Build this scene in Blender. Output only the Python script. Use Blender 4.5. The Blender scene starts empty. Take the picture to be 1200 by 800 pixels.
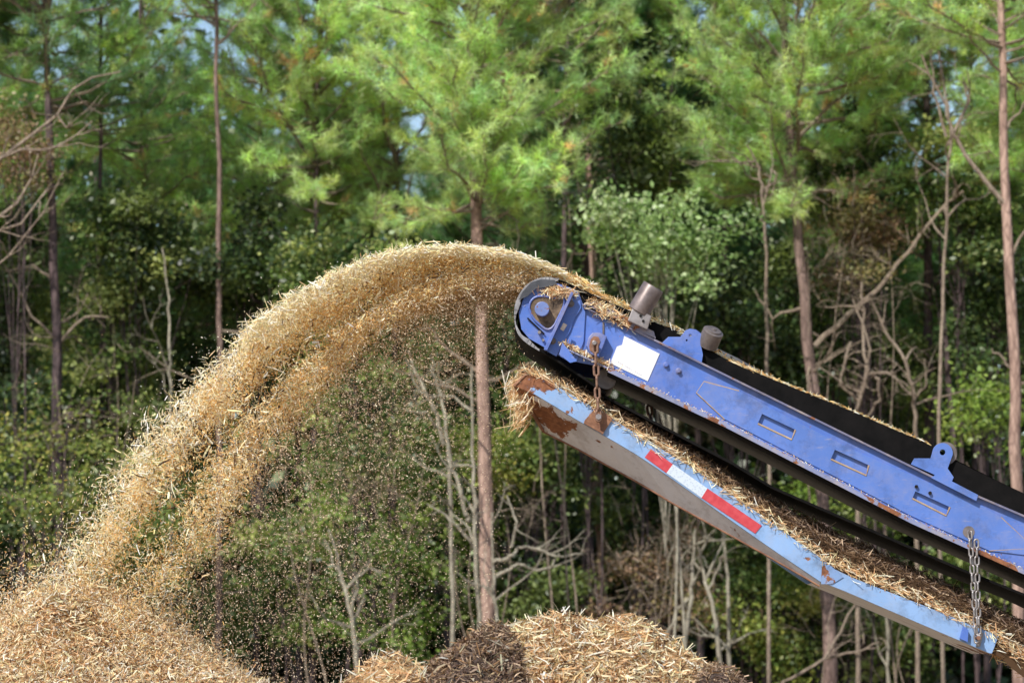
import bpy, bmesh, math, random
import numpy as np
from mathutils import Vector, geometry
R = math.radians
rng = np.random.default_rng(7)
random.seed(7)
scene = bpy.context.scene
COL = scene.collection

# ------------------------------------------------------------------ camera
CZ = 1.7; PITCH = R(5.0); KX = 0.3 / 1200.0
cam_d = bpy.data.cameras.new("camera"); cam = bpy.data.objects.new("camera", cam_d); COL.objects.link(cam)
cam.location = (0, 0, CZ); cam.rotation_euler = (R(90) + PITCH, 0, 0)
cam_d.lens = 120; cam_d.sensor_width = 36; cam_d.clip_start = 0.1; cam_d.clip_end = 6000
cam_d.dof.use_dof = True; cam_d.dof.focus_distance = 20.2; cam_d.dof.aperture_fstop = 4.2
scene.camera = cam
CP, SP = math.cos(PITCH), math.sin(PITCH)

def P(px, py, Y):
    """where the sight line of a photo pixel meets the vertical plane y = Y"""
    u = (px - 600) * KX; v = (400 - py) * KX
    y = CP - SP * v; z = SP + CP * v; k = Y / y
    return np.array([u * k, Y, CZ + z * k])
def M_PER_PX(Y): return KX * Y

# ------------------------------------------------------------------ world and sun
TOSUN = Vector((-0.38, -0.62, 0.70)).normalized()
el = math.asin(TOSUN.z); az = math.atan2(TOSUN.x, TOSUN.y)
w = bpy.data.worlds.new("World"); scene.world = w; w.use_nodes = True
nt = w.node_tree; nt.nodes.clear()
sk = nt.nodes.new("ShaderNodeTexSky"); sk.sky_type = 'NISHITA'; sk.sun_disc = False
sk.sun_elevation = el; sk.sun_rotation = az; sk.air_density = 1.0; sk.dust_density = 0.6; sk.ozone_density = 1.2
bg = nt.nodes.new("ShaderNodeBackground"); bg.inputs[1].default_value = 0.145
out = nt.nodes.new("ShaderNodeOutputWorld")
nt.links.new(sk.outputs[0], bg.inputs[0]); nt.links.new(bg.outputs[0], out.inputs[0])
sd = bpy.data.lights.new("sun", 'SUN'); sd.energy = 5.0; sd.angle = R(0.5); sd.color = (1.0, 0.955, 0.88)
so = bpy.data.objects.new("sun", sd); COL.objects.link(so)
so.rotation_euler = (-TOSUN).to_track_quat('-Z', 'Y').to_euler()
scene.view_settings.view_transform = 'Standard'; scene.view_settings.look = 'None'; scene.view_settings.exposure = 0
scene.render.engine = 'CYCLES'
scene.cycles.use_adaptive_sampling = True; scene.cycles.adaptive_threshold = 0.02
scene.cycles.max_bounces = 4; scene.cycles.transmission_bounces = 3; scene.cycles.diffuse_bounces = 3

# ------------------------------------------------------------------ materials
def mat(name):
    m = bpy.data.materials.new(name); m.use_nodes = True
    nt = m.node_tree; nt.nodes.clear()
    o = nt.nodes.new("ShaderNodeOutputMaterial")
    return m, nt, o
def N(nt, t, **kw):
    n = nt.nodes.new(t)
    for k, v in kw.items():
        if k.startswith('i_'): n.inputs[k[2:].replace('_', ' ')].default_value = v
        else: setattr(n, k, v)
    return n
def ramp(nt, fac, stops):
    r = nt.nodes.new("ShaderNodeValToRGB"); e = r.color_ramp.elements
    while len(e) > 1: e.remove(e[-1])
    e[0].position = stops[0][0]; e[0].color = (*stops[0][1], 1)
    for p, c in stops[1:]:
        q = e.new(p); q.color = (*c, 1)
    nt.links.new(fac, r.inputs[0]); return r.outputs[0]
def mixc(nt, fac, a, b, mode='MIX'):
    m = nt.nodes.new("ShaderNodeMix"); m.data_type = 'RGBA'; m.blend_type = mode
    for s, v in ((0, fac), (6, a), (7, b)):
        if isinstance(v, (int, float)): m.inputs[s].default_value = v
        elif isinstance(v, tuple): m.inputs[s].default_value = (*v, 1)
        else: nt.links.new(v, m.inputs[s])
    return m.outputs[2]
def math_(nt, op, a, b=0.0, c=None):
    m = nt.nodes.new("ShaderNodeMath"); m.operation = op
    for i, v in enumerate((a, b) + ((c,) if c is not None else ())):
        if isinstance(v, (int, float)): m.inputs[i].default_value = v
        else: nt.links.new(v, m.inputs[i])
    return m.outputs[0]
def noise(nt, vec, scale, detail=4, rough=0.55, dist=0.0):
    n = N(nt, "ShaderNodeTexNoise"); n.inputs['Scale'].default_value = scale
    n.inputs['Detail'].default_value = detail; n.inputs['Roughness'].default_value = rough; n.inputs['Distortion'].default_value = dist
    nt.links.new(vec, n.inputs['Vector']); return n.outputs[0]
def bump(nt, h, strength, dist=0.01):
    b = N(nt, "ShaderNodeBump"); b.inputs['Strength'].default_value = strength; b.inputs['Distance'].default_value = dist
    nt.links.new(h, b.inputs['Height']); return b.outputs[0]
def principled(nt, o, col, rough=0.5, metal=0.0, norm=None, spec=0.5):
    p = N(nt, "ShaderNodeBsdfPrincipled")
    for k, v in (('Base Color', col), ('Roughness', rough), ('Metallic', metal)):
        if isinstance(v, (int, float)): p.inputs[k].default_value = v
        elif isinstance(v, tuple): p.inputs[k].default_value = (*v, 1)
        else: nt.links.new(v, p.inputs[k])
    p.inputs['Specular IOR Level'].default_value = spec
    if norm is not None: nt.links.new(norm, p.inputs['Normal'])
    nt.links.new(p.outputs[0], o.inputs[0]); return p

def leafy(name, trans=0.35, gloss=0.0, tint=False, tboost=(1.15, 1.2, 0.7)):
    m, nt, o = mat(name)
    a = N(nt, "ShaderNodeAttribute", attribute_name="col"); c = a.outputs[0]
    if tint:
        oi = N(nt, "ShaderNodeObjectInfo"); c = mixc(nt, 1.0, c, oi.outputs['Color'], 'MULTIPLY')
    d = N(nt, "ShaderNodeBsdfDiffuse"); nt.links.new(c, d.inputs[0])
    cur = d.outputs[0]
    if trans > 0:
        t = N(nt, "ShaderNodeBsdfTranslucent"); nt.links.new(mixc(nt, 1.0, c, tboost, 'MULTIPLY'), t.inputs[0])
        mx = N(nt, "ShaderNodeMixShader"); mx.inputs[0].default_value = trans
        nt.links.new(cur, mx.inputs[1]); nt.links.new(t.outputs[0], mx.inputs[2]); cur = mx.outputs[0]
    if gloss > 0:
        g = N(nt, "ShaderNodeBsdfGlossy"); g.inputs[1].default_value = 0.42
        mx = N(nt, "ShaderNodeMixShader"); mx.inputs[0].default_value = gloss
        nt.links.new(cur, mx.inputs[1]); nt.links.new(g.outputs[0], mx.inputs[2]); cur = mx.outputs[0]
    nt.links.new(cur, o.inputs[0]); return m
MAT = {}
MAT['needles'] = leafy("pine_needles", 0.48, 0.04, True, (1.3, 1.25, 0.8))
MAT['leaves'] = leafy("leaves", 0.40, 0.035)
MAT['straw'] = leafy("shredded_wood", 0.25, 0.0, tboost=(1.0, 0.8, 0.5))

def bark(name, light, dark, scale=7):
    m, nt, o = mat(name)
    tc = N(nt, "ShaderNodeTexCoord"); mp = N(nt, "ShaderNodeMapping"); mp.inputs['Scale'].default_value = (1, 1, 0.28)
    nt.links.new(tc.outputs['Object'], mp.inputs[0])
    v = N(nt, "ShaderNodeTexVoronoi", feature='DISTANCE_TO_EDGE'); v.inputs['Scale'].default_value = scale * 1.6
    nt.links.new(mp.outputs[0], v.inputs['Vector'])
    n1 = noise(nt, mp.outputs[0], scale, 5, 0.65, 0.6); n2 = noise(nt, tc.outputs['Object'], 1.3, 3)
    c = ramp(nt, n1, [(0.3, dark), (0.55, light), (0.8, tuple(min(1, x * 1.35) for x in light))])
    c = mixc(nt, math_(nt, 'MULTIPLY', ramp(nt, v.outputs[0], [(0.0, (1, 1, 1)), (0.12, (0, 0, 0))]), 0.75), c, dark)
    c = mixc(nt, 0.6, c, ramp(nt, n2, [(0.3, (0.55, 0.5, 0.5)), (0.65, (1, 1, 1))]), 'MULTIPLY')
    principled(nt, o, c, 0.9, 0, bump(nt, v.outputs[0], 0.8, 0.03), 0.2)
    return m
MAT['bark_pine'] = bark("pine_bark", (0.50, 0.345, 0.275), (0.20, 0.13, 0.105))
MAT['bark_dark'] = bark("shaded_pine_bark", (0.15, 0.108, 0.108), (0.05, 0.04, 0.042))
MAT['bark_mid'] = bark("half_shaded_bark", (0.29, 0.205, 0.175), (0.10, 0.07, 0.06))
MAT['bark_pale'] = bark("pale_bark", (0.42, 0.39, 0.30), (0.22, 0.19, 0.15), 12)
MAT['deadwood'] = bark("dead_wood", (0.36, 0.29, 0.22), (0.17, 0.13, 0.10), 16)

RUST = [(0.30, (0.085, 0.035, 0.02)), (0.5, (0.22, 0.085, 0.038)), (0.72, (0.34, 0.15, 0.07))]
def paint(name, base, rust_lo=0.66, dust=0.25, edge=None, extra=None, rough=0.42):
    """worn enamel: slow fading, dust, rust where noise passes a threshold; extra(nt, object vector) adds to the rust mask"""
    m, nt, o = mat(name)
    tc = N(nt, "ShaderNodeTexCoord"); ov = tc.outputs['Object']
    fade = noise(nt, ov, 2.2, 5, 0.6)
    b = base
    c = ramp(nt, fade, [(0.25, tuple(x * 0.82 for x in b)), (0.55, b), (0.8, tuple(min(1, x * 1.12 + 0.02) for x in b))])
    mp = N(nt, "ShaderNodeMapping"); mp.inputs['Rotation'].default_value = (0, R(-27), 0); mp.inputs['Scale'].default_value = (4, 20, 30)
    nt.links.new(ov, mp.inputs[0])
    scr = noise(nt, mp.outputs[0], 2.2, 6, 0.7, 0.5)
    c = mixc(nt, ramp(nt, scr, [(0.60, (0, 0, 0)), (0.74, (0.5, 0.5, 0.5))]), c, (0.42, 0.36, 0.32))
    dn = noise(nt, ov, 9.0, 6, 0.7)
    c = mixc(nt, math_(nt, 'MULTIPLY', ramp(nt, dn, [(0.45, (0, 0, 0)), (0.75, (1, 1, 1))]), dust), c, (0.46, 0.36, 0.25))
    gr = noise(nt, ov, 5.0, 9, 0.75, 0.2)
    c = mixc(nt, 0.75, c, ramp(nt, gr, [(0.36, (0.62, 0.58, 0.56)), (0.50, (1, 1, 1))]), 'MULTIPLY')
    n = noise(nt, ov, 6.5, 7, 0.65, 0.3)
    msk = n
    if extra: msk = math_(nt, 'ADD', n, extra(nt, ov))
    rm = ramp(nt, msk, [(rust_lo, (0, 0, 0)), (rust_lo + 0.018, (1, 1, 1))])
    rc = ramp(nt, noise(nt, ov, 26, 6, 0.7), RUST)
    c = mixc(nt, rm, c, rc)
    rr = math_(nt, 'ADD', math_(nt, 'MULTIPLY', rm, 0.4), rough)
    h = math_(nt, 'ADD', math_(nt, 'MULTIPLY', rm, -0.6), math_(nt, 'MULTIPLY', dn, 0.3))
    principled(nt, o, c, rr, 0, bump(nt, h, 0.35, 0.004), 0.45)
    return m
BLUE = (0.082, 0.168, 0.52)
MAT['blue'] = paint("blue_paint", BLUE, 0.70, 0.2)
MAT['blue_plate'] = paint("blue_plate_paint", (0.098, 0.19, 0.53), 0.71, 0.2)
MAT['blue_worn'] = paint("worn_blue_paint", (0.10, 0.16, 0.46), 0.60, 0.5)
MAT['flange'] = paint("dusty_flange_paint", (0.16, 0.16, 0.26), 0.60, 0.7)
def simple(name, lo, hi, scale=14, rough=0.7, metal=0.0, bs=0.3, spec=0.4):
    m, nt, o = mat(name); tc = N(nt, "ShaderNodeTexCoord")
    n = noise(nt, tc.outputs['Object'], scale, 6, 0.65)
    principled(nt, o, ramp(nt, n, [(0.3, lo), (0.7, hi)]), rough, metal, bump(nt, n, bs, 0.006), spec)
    return m
MAT['rubber'] = simple("black_rubber", (0.003, 0.003, 0.003), (0.009, 0.008, 0.008), 10, 0.8, 0, 0.3, 0.1)
MAT['rubber_gray'] = simple("worn_gray_rubber", (0.10, 0.10, 0.115), (0.42, 0.41, 0.42), 12, 0.8, 0, 0.6)
MAT['black_steel'] = simple("black_steel", (0.005, 0.005, 0.005), (0.016, 0.012, 0.01), 8, 0.6, 0, 0.3, 0.2)
MAT['steel'] = simple("bare_steel", (0.20, 0.17, 0.16), (0.42, 0.38, 0.38), 11, 0.45, 0.6)
MAT['steel_dark'] = simple("dull_steel", (0.10, 0.085, 0.08), (0.26, 0.22, 0.21), 13, 0.55, 0.4)
MAT['rust'] = simple("rusty_steel", (0.12, 0.05, 0.03), (0.33, 0.17, 0.10), 18, 0.85)
MAT['rust_chain'] = simple("rusty_chain_steel", (0.12, 0.06, 0.04), (0.36, 0.22, 0.16), 30, 0.6, 0.3)
MAT['galv_chain'] = simple("galvanised_chain_steel", (0.22, 0.20, 0.20), (0.46, 0.43, 0.42), 30, 0.45, 0.6)
MAT['weld'] = simple("dirty_weld", (0.30, 0.20, 0.13), (0.50, 0.38, 0.26), 20, 0.9)
MAT['red_tape'] = simple("red_reflective_tape", (0.46, 0.035, 0.05), (0.60, 0.085, 0.10), 20, 0.35, 0, 0.1)
MAT['dust'] = simple("caked_dust", (0.05, 0.035, 0.025), (0.27, 0.19, 0.12), 22, 0.95, 0, 0.8)
def tape_white():
    m, nt, o = mat("white_reflective_tape"); tc = N(nt, "ShaderNodeTexCoord")
    v = N(nt, "ShaderNodeTexVoronoi"); v.inputs['Scale'].default_value = 70
    nt.links.new(tc.outputs['Object'], v.inputs['Vector'])
    principled(nt, o, ramp(nt, v.outputs[0], [(0.1, (0.44, 0.51, 0.60)), (0.5, (0.58, 0.65, 0.74))]), 0.35)
    return m
MAT['white_tape'] = tape_white()
def label_mat():
    m, nt, o = mat("faded_white_label"); tc = N(nt, "ShaderNodeTexCoord")
    n = noise(nt, tc.outputs['Object'], 8, 4)
    principled(nt, o, ramp(nt, n, [(0.3, (0.70, 0.71, 0.73)), (0.7, (0.80, 0.80, 0.81))]), 0.5)
    return m
MAT['label'] = label_mat()
MAT['label_ink'] = simple("faded_ink", (0.50, 0.49, 0.52), (0.66, 0.64, 0.65), 60, 0.6)
def ground_mat():
    m, nt, o = mat("dirt_and_litter"); tc = N(nt, "ShaderNodeTexCoord")
    n = noise(nt, tc.outputs['Object'], 0.8, 8, 0.7); n2 = noise(nt, tc.outputs['Object'], 14, 6, 0.7)
    c = ramp(nt, n, [(0.3, (0.10, 0.065, 0.04)), (0.55, (0.22, 0.15, 0.09)), (0.75, (0.12, 0.13, 0.05))])
    sp = N(nt, "ShaderNodeSeparateXYZ"); nt.links.new(tc.outputs['Object'], sp.inputs[0])
    yd = N(nt, "ShaderNodeMapRange"); yd.inputs['From Min'].default_value = 42; yd.inputs['From Max'].default_value = 50; nt.links.new(sp.outputs[1], yd.inputs['Value'])
    c = mixc(nt, yd.outputs[0], ramp(nt, n, [(0.3, (0.40, 0.30, 0.20)), (0.7, (0.56, 0.45, 0.32))]), c)
    c = mixc(nt, 0.6, c, ramp(nt, n2, [(0.3, (0.7, 0.66, 0.62)), (0.7, (1, 1, 1))]), 'MULTIPLY')
    principled(nt, o, c, 0.95, 0, bump(nt, n2, 0.8, 0.05), 0.1); return m
MAT['ground'] = ground_mat()
MAT['mulch_bed'] = simple("matted_mulch", (0.10, 0.06, 0.03), (0.42, 0.27, 0.13), 30, 0.95, 0, 1.0)
MAT['mulch_bed_dark'] = simple("dark_matted_mulch", (0.02, 0.014, 0.012), (0.07, 0.045, 0.035), 30, 0.95, 0, 1.0)

# ------------------------------------------------------------------ object helpers
def tag(o, label=None, cat=None, group=None, kind=None):
    if label: o['label'] = label
    if cat: o['category'] = cat
    if group: o['group'] = group
    if kind: o['kind'] = kind
    return o
def empty(name, loc, label=None, cat=None, group=None):
    o = bpy.data.objects.new(name, None); COL.objects.link(o); o.location = loc; o.empty_display_size = 0.2
    o['wl'] = [float(x) for x in loc]
    return tag(o, label, cat, group)
def wl(o): return np.array(o['wl']) if o is not None and 'wl' in o.keys() else np.zeros(3)
def link(name, me, material, parent=None, origin=None, smooth=False):
    """mesh given in world coordinates; its object origin goes to the parent's place (or to origin)"""
    o = bpy.data.objects.new(name, me); COL.objects.link(o)
    base = wl(parent) if parent is not None else (np.array(origin, float) if origin is not None else np.zeros(3))
    n = len(me.vertices); co = np.empty(n * 3, np.float32); me.vertices.foreach_get('co', co)
    me.vertices.foreach_set('co', (co.reshape(-1, 3) - base).astype(np.float32).ravel()); me.update()
    if parent is not None: o.parent = parent; o['wl'] = [float(x) for x in base]
    else: o.location = base
    me.materials.append(material)
    if smooth: me.polygons.foreach_set('use_smooth', [True] * len(me.polygons))
    return o
def arr_mesh(name, V, F, col=None):
    """V (n,3), F (m,k) equal-size faces, col (n,3) colours"""
    me = bpy.data.meshes.new(name); V = np.asarray(V, np.float32); F = np.asarray(F, np.int32)
    m, k = F.shape
    me.vertices.add(len(V)); me.vertices.foreach_set('co', V.ravel())
    me.loops.add(m * k); me.loops.foreach_set('vertex_index', F.ravel())
    me.polygons.add(m); me.polygons.foreach_set('loop_start', np.arange(0, m * k, k, dtype=np.int32))
    me.update(calc_edges=True)
    if col is not None:
        a = me.attributes.new('col', 'FLOAT_COLOR', 'POINT')
        c = np.ones((len(V), 4), np.float32); c[:, :3] = col; a.data.foreach_set('color', c.ravel())
    return me
def unit(v): return v / np.maximum(np.linalg.norm(v, axis=-1, keepdims=True), 1e-9)

class MB:
    """collects shapes in world coordinates; build() links them as ONE mesh"""
    def __init__(s): s.v = []; s.f = []
    def add(s, vs, fs):
        b = len(s.v); s.v += [tuple(float(c) for c in v) for v in vs]; s.f += [tuple(i + b for i in f) for f in fs]
    def prism(s, xz, y0, y1, holes=()):
        loops = [list(xz)] + [list(h) for h in holes]
        tri = geometry.tessellate_polygon([[Vector((p[0], p[1], 0)) for p in L] for L in loops])
        flat = [p for L in loops for p in L]; n = len(flat)
        vs = [(p[0], y0, p[1]) for p in flat] + [(p[0], y1, p[1]) for p in flat]
        fs = [tuple(t) for t in tri] + [tuple(i + n for i in reversed(t)) for t in tri]
        b = 0
        for L in loops:
            k = len(L)
            for i in range(k): fs.append((b + i, b + (i + 1) % k, b + (i + 1) % k + n, b + i + n))
            b += k
        s.add(vs, fs)
    def pprism(s, px, y0, y1, holes=(), Yp=20.0):
        q = lambda L: [(P(a, b, Yp)[0], P(a, b, Yp)[2]) for a, b in L]
        s.prism(q(px), y0, y1, [q(h) for h in holes])
    def strip(s, line_a, line_b):
        """quads between two polylines of 3D points"""
        n = len(line_a); s.add(list(line_a) + list(line_b), [(i, i + 1, n + i + 1, n + i) for i in range(n - 1)])
    def tube(s, pts, radii, sides=8, caps=True, wob=0.0):
        pts = [np.array(p, float) for p in pts]; n = len(pts)
        if np.isscalar(radii): radii = [radii] * n
        ref = np.array([0.0, 1.0, 0.0]); vs = []
        for i in range(n):
            d = pts[min(i + 1, n - 1)] - pts[max(i - 1, 0)]; d = d / (np.linalg.norm(d) + 1e-9)
            if abs(d @ ref) > 0.95: ref = np.array([1.0, 0.0, 0.0])
            a = np.cross(d, ref); a /= np.linalg.norm(a); b = np.cross(d, a)
            for k in range(sides):
                t = 2 * math.pi * k / sides; r = radii[i] * (1 + wob * (random.random() - 0.5))
                vs.append(pts[i] + r * (math.cos(t) * a + math.sin(t) * b))
        fs = [(i * sides + k, i * sides + (k + 1) % sides, (i + 1) * sides + (k + 1) % sides, (i + 1) * sides + k) for i in range(n - 1) for k in range(sides)]
        if caps: fs += [tuple(range(sides))[::-1], tuple((n - 1) * sides + k for k in range(sides))]
        s.add(vs, fs)
    def cyl(s, a, b, r, sides=28, r2=None): s.tube([a, b], [r, r if r2 is None else r2], sides)
    def box(s, c, d, rz=0.0):
        vs = []
        for sx in (-1, 1):
            for sy in (-1, 1):
                for sz in (-1, 1): vs.append((c[0] + sx * d[0] / 2, c[1] + sy * d[1] / 2, c[2] + sz * d[2] / 2))
        s.add(vs, [(0, 1, 3, 2), (4, 6, 7, 5), (0, 4, 5, 1), (2, 3, 7, 6), (0, 2, 6, 4), (1, 5, 7, 3)])
    def build(s, name, material, parent=None, origin=None, bevel=0.0, smooth=False):
        me = bpy.data.meshes.new(name); me.from_pydata(s.v, [], s.f)
        bm = bmesh.new(); bm.from_mesh(me); bmesh.ops.recalc_face_normals(bm, faces=bm.faces); bm.to_mesh(me); bm.free()
        o = link(name, me, material, parent, origin)
        if bevel > 0:
            b = o.modifiers.new("bevel", 'BEVEL'); b.width = bevel; b.segments = 2; b.limit_method = 'ANGLE'; b.angle_limit = R(40)
        if smooth:
            me.polygons.foreach_set('use_smooth', [True] * len(me.polygons))
            me.set_sharp_from_angle(angle=R(38))
        return o
def copy_tree(o, parent=None):
    c = o.copy(); COL.objects.link(c)
    if parent is not None: c.parent = parent
    for ch in list(o.children): copy_tree(ch, c)
    return c

def strands(C, D, L, W, bend=0.25, cols=None):
    """flat bent slivers: centres, unit directions, lengths, widths -> arrays for arr_mesh"""
    n = len(C); L = np.broadcast_to(L, (n,))[:, None]; W = np.broadcast_to(W, (n,))[:, None]
    r = rng.normal(size=(n, 3)); S = unit(np.cross(D, r)); U = np.cross(D, S)
    mid = C + U * L * bend * (rng.random((n, 1)) - 0.5)
    a = C - D * L / 2; b = C + D * L / 2
    hw = W / 2; tap = 0.35 + 0.5 * rng.random((n, 1))
    V = np.stack([a - S * hw * tap, a + S * hw * tap, mid - S * hw, mid + S * hw, b - S * hw * tap, b + S * hw * tap], 1).reshape(-1, 3)
    i = np.arange(n)[:, None] * 6
    F = np.concatenate([i + np.array([[0, 1, 3, 2]]), i + np.array([[2, 3, 5, 4]])], 1).reshape(-1, 4)
    return V, F, np.repeat(cols, 6, axis=0)
def straw_cols(n, kind='fresh'):
    pal = {'fresh': np.array([[.96, .68, .32], [.92, .56, .23], [.97, .83, .53], [.74, .42, .16], [.97, .91, .70]]),
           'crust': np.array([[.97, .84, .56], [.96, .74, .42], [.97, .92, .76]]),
           'pile': np.array([[.95, .69, .42], [.88, .57, .31], [.96, .79, .54], [.62, .37, .20], [.96, .86, .68]]),
           'fine': np.array([[.70, .54, .38], [.55, .42, .30], [.86, .72, .54], [.40, .29, .20]]),
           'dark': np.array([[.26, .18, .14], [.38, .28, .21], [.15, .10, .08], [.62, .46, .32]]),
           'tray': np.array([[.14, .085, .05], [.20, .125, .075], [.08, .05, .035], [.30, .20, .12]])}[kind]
    c = pal[rng.integers(0, len(pal), n)]
    return np.clip(c * (0.75 + 0.5 * rng.random((n, 1))), 0, 0.93)

# ------------------------------------------------------------------ the setting: ground, far wood
def ground():
    n = 90
    g = np.concatenate([-np.geomspace(2500, 12, n // 2), np.linspace(-11, 11, 12), np.geomspace(12, 2500, n // 2)])
    gx, gy = np.meshgrid(g, g + 20); gx, gy = gx.ravel(), gy.ravel()
    h = 0.06 * np.sin(gx * 0.7) * np.cos(gy * 0.45) + 0.05 * np.sin(gx * 1.9 + gy)
    far = np.clip((gy - 98) / 60, 0, 1); h = h + far * far * (3 - 2 * far) * 9.0
    k = len(g); F = [(j * k + i, j * k + i + 1, (j + 1) * k + i + 1, (j + 1) * k + i) for j in range(k - 1) for i in range(k - 1)]
    me = arr_mesh("ground", np.stack([gx, gy, h - 0.1], 1), F)
    tag(link("ground", me, MAT['ground']), kind='structure')
ground()

def leaf_quads(C, size, cols, up=0.35, elong=1.7):
    """diamond leaves at centres C"""
    n = len(C); nr = rng.normal(size=(n, 3)); nr[:, 2] += up * 2.2; nr[:, 1] -= 0.5; nr = unit(nr)
    a = unit(np.cross(nr, rng.normal(size=(n, 3)))); b = np.cross(nr, a)
    s = np.broadcast_to(size, (n,))[:, None] * (0.6 + 0.8 * rng.random((n, 1)))
    V = np.stack([C - a * s * elong / 2, C + b * s / 2, C + a * s * elong / 2, C - b * s / 2], 1).reshape(-1, 3)
    F = np.arange(n * 4).reshape(-1, 4)
    return V, F, np.repeat(cols, 4, axis=0)

def far_wood():
    n = 3400
    cx = rng.uniform(-34, 34, n); cy = rng.uniform(80, 96, n); top = 13.0 + 2.4 * np.sin(cx * 0.55) + 1.6 * np.sin(cx * 1.3 + 1)
    cz = rng.random(n) ** 1.1 * top
    per = 90
    pxs = 600 + cx / (cy * KX); zt = 1.7 + cy * 0.155
    gap = np.zeros(n, bool)
    for g0, g1 in ((95, 150), (245, 300), (392, 412), (470, 490), (845, 880), (1010, 1040)): gap |= (pxs > g0) & (pxs < g1) & (cz > zt)
    cz[gap] *= 0.6
    idx = np.repeat(np.arange(n), per)
    C = np.stack([cx, cy, cz], 1)[idx] + rng.normal(size=(n * per, 3)) * np.array([0.75, 0.6, 0.6])
    base = np.array([[.05, .09, .03], [.08, .13, .04], [.15, .21, .06], [.03, .06, .025], [.10, .09, .05]])[rng.integers(0, 5, n)]
    cols = base[idx] * (0.6 + 0.8 * rng.random((n * per, 1)))
    V, F, c = leaf_quads(C, 0.22, cols)
    me = arr_mesh("far_wood", V, F, c)
    tag(link("far_wood", me, MAT['leaves'], origin=(0, 88, 0)), 'dark mass of leaves deep in the shaded wood', 'woodland', kind='stuff')
far_wood()

# ------------------------------------------------------------------ pines
def tufts_mesh(C, D, n_needle, length, colbase, width=0.013):
    """needle tufts at C pointing along D"""
    n = len(C); k = n_needle
    idx = np.repeat(np.arange(n), k)
    d = unit(D[idx] * 0.9 + rng.normal(size=(n * k, 3)) * 0.72)
    L = length * (0.7 + 0.5 * rng.random((n * k, 1)))
    root = C[idx] + D[idx] * (rng.random((n * k, 1)) - 0.6) * 0.22 + rng.normal(size=(n * k, 3)) * 0.03
    s = unit(np.cross(d, rng.normal(size=(n * k, 3)))) * width / 2
    tip = root + d * L; tip[:, 2] -= 0.03
    V = np.stack([root - s, root + s, tip], 1).reshape(-1, 3); F = np.arange(n * k * 3).reshape(-1, 3)
    c = colbase[idx] * (0.7 + 0.6 * rng.random((n * k, 1)))
    return V, F, np.repeat(c, 3, axis=0)

CROWNS = []
def make_crown(seed, L, Rm, spacing=0.55, nb=5, dens=1.0, brown=0.022):
    """a pine's branches and needles with the crown base at the origin"""
    g = np.random.default_rng(seed); wood = MB(); tc = []; td = []; tcol = []
    z = 0.0
    while z < L:
        fr = z / L; prof = (0.75 + 0.35 * math.sin(min(1, fr * 2.4) * math.pi * 0.5)) * (1 - fr) ** 0.75 + 0.08
        for b in range(nb if fr < 0.8 else 3):
            a = g.uniform(0, 2 * math.pi); bl = Rm * prof * g.uniform(0.55, 1.15)
            el_ = R(6 + 50 * fr + g.uniform(-26, 26))
            z0 = z + g.uniform(-0.3, 0.3); hd = np.array([math.cos(a), math.sin(a), 0.0])
            pts = []; n = 7
            for i in range(n):
                t = i / (n - 1)
                pts.append(hd * bl * t * math.cos(el_) + np.array([0, 0, z0 + bl * t * math.sin(el_) + 0.22 * bl * t * t]) + g.normal(size=3) * 0.04 * t * bl)
            wood.tube(pts, [0.030 * (1 - 0.8 * i / (n - 1)) * (0.5 + bl / 3) for i in range(n)], 4, False)
            bc = g.uniform(0.75, 1.25); isb = g.random() < brown
            def tuft(p, d, m=1.0):
                tc.append(p); td.append(d); q = g.uniform(0.75, 1.3) * bc
                if isb or g.random() < brown: tcol.append(np.array([.70, .46, .27]) * q)
                else: tcol.append(np.array([.50 * g.uniform(0.8, 1.15), .65, .28 * g.uniform(0.7, 1.4)]) * q)
            s = 0.28 * bl
            while s < bl:
                t = s / bl; i = min(n - 2, int(t * (n - 1))); f = t * (n - 1) - i
                p = pts[i] * (1 - f) + pts[i + 1] * f; dr = unit(pts[i + 1] - pts[i])
                sl = g.uniform(0.25, 0.75) * (1.1 - 0.6 * t) * (Rm / 2.6)
                side = np.cross(dr, [0, 0, 1.0]) * (1 if g.random() < 0.5 else -1)
                sdv = unit(dr * 0.8 + side * g.uniform(0.5, 1.1) + np.array([0, 0, g.uniform(-0.45, 0.95)]))
                e = p + sdv * sl; wood.tube([p, e], [0.012, 0.005], 3, False)
                m = max(1, int(sl / 0.14))
                for q in range(m):
                    if g.random() < dens: tuft(p + sdv * sl * (q + 1) / m, unit(sdv + np.array([0, 0, 0.35]) + g.normal(size=3) * 0.25))
                s += g.uniform(0.075, 0.135)
            tuft(pts[-1], unit(pts[-1] - pts[-2]))
        z += spacing * g.uniform(0.6, 0.95)
    wm = bpy.data.meshes.new("limbs"); wm.from_pydata(wood.v, [], wood.f); wm.materials.append(MAT['deadwood'])
    V, F, c = tufts_mesh(np.array(tc), np.array(td), 30, 0.205, np.array(tcol), 0.0145)
    nm = arr_mesh("needles", V, F, c); nm.materials.append(MAT['needles'])
    return wm, nm
for sd_, L_, R_, sp_, nb_, de_ in ((1, 8.0, 2.7, 0.5, 6, 1.0), (2, 7.0, 2.3, 0.55, 6, 0.95), (3, 9.0, 3.0, 0.6, 6, 0.85), (4, 6.0, 2.0, 0.6, 5, 0.9)):
    CROWNS.append(make_crown(sd_, L_, R_, sp_, nb_, de_))

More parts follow.
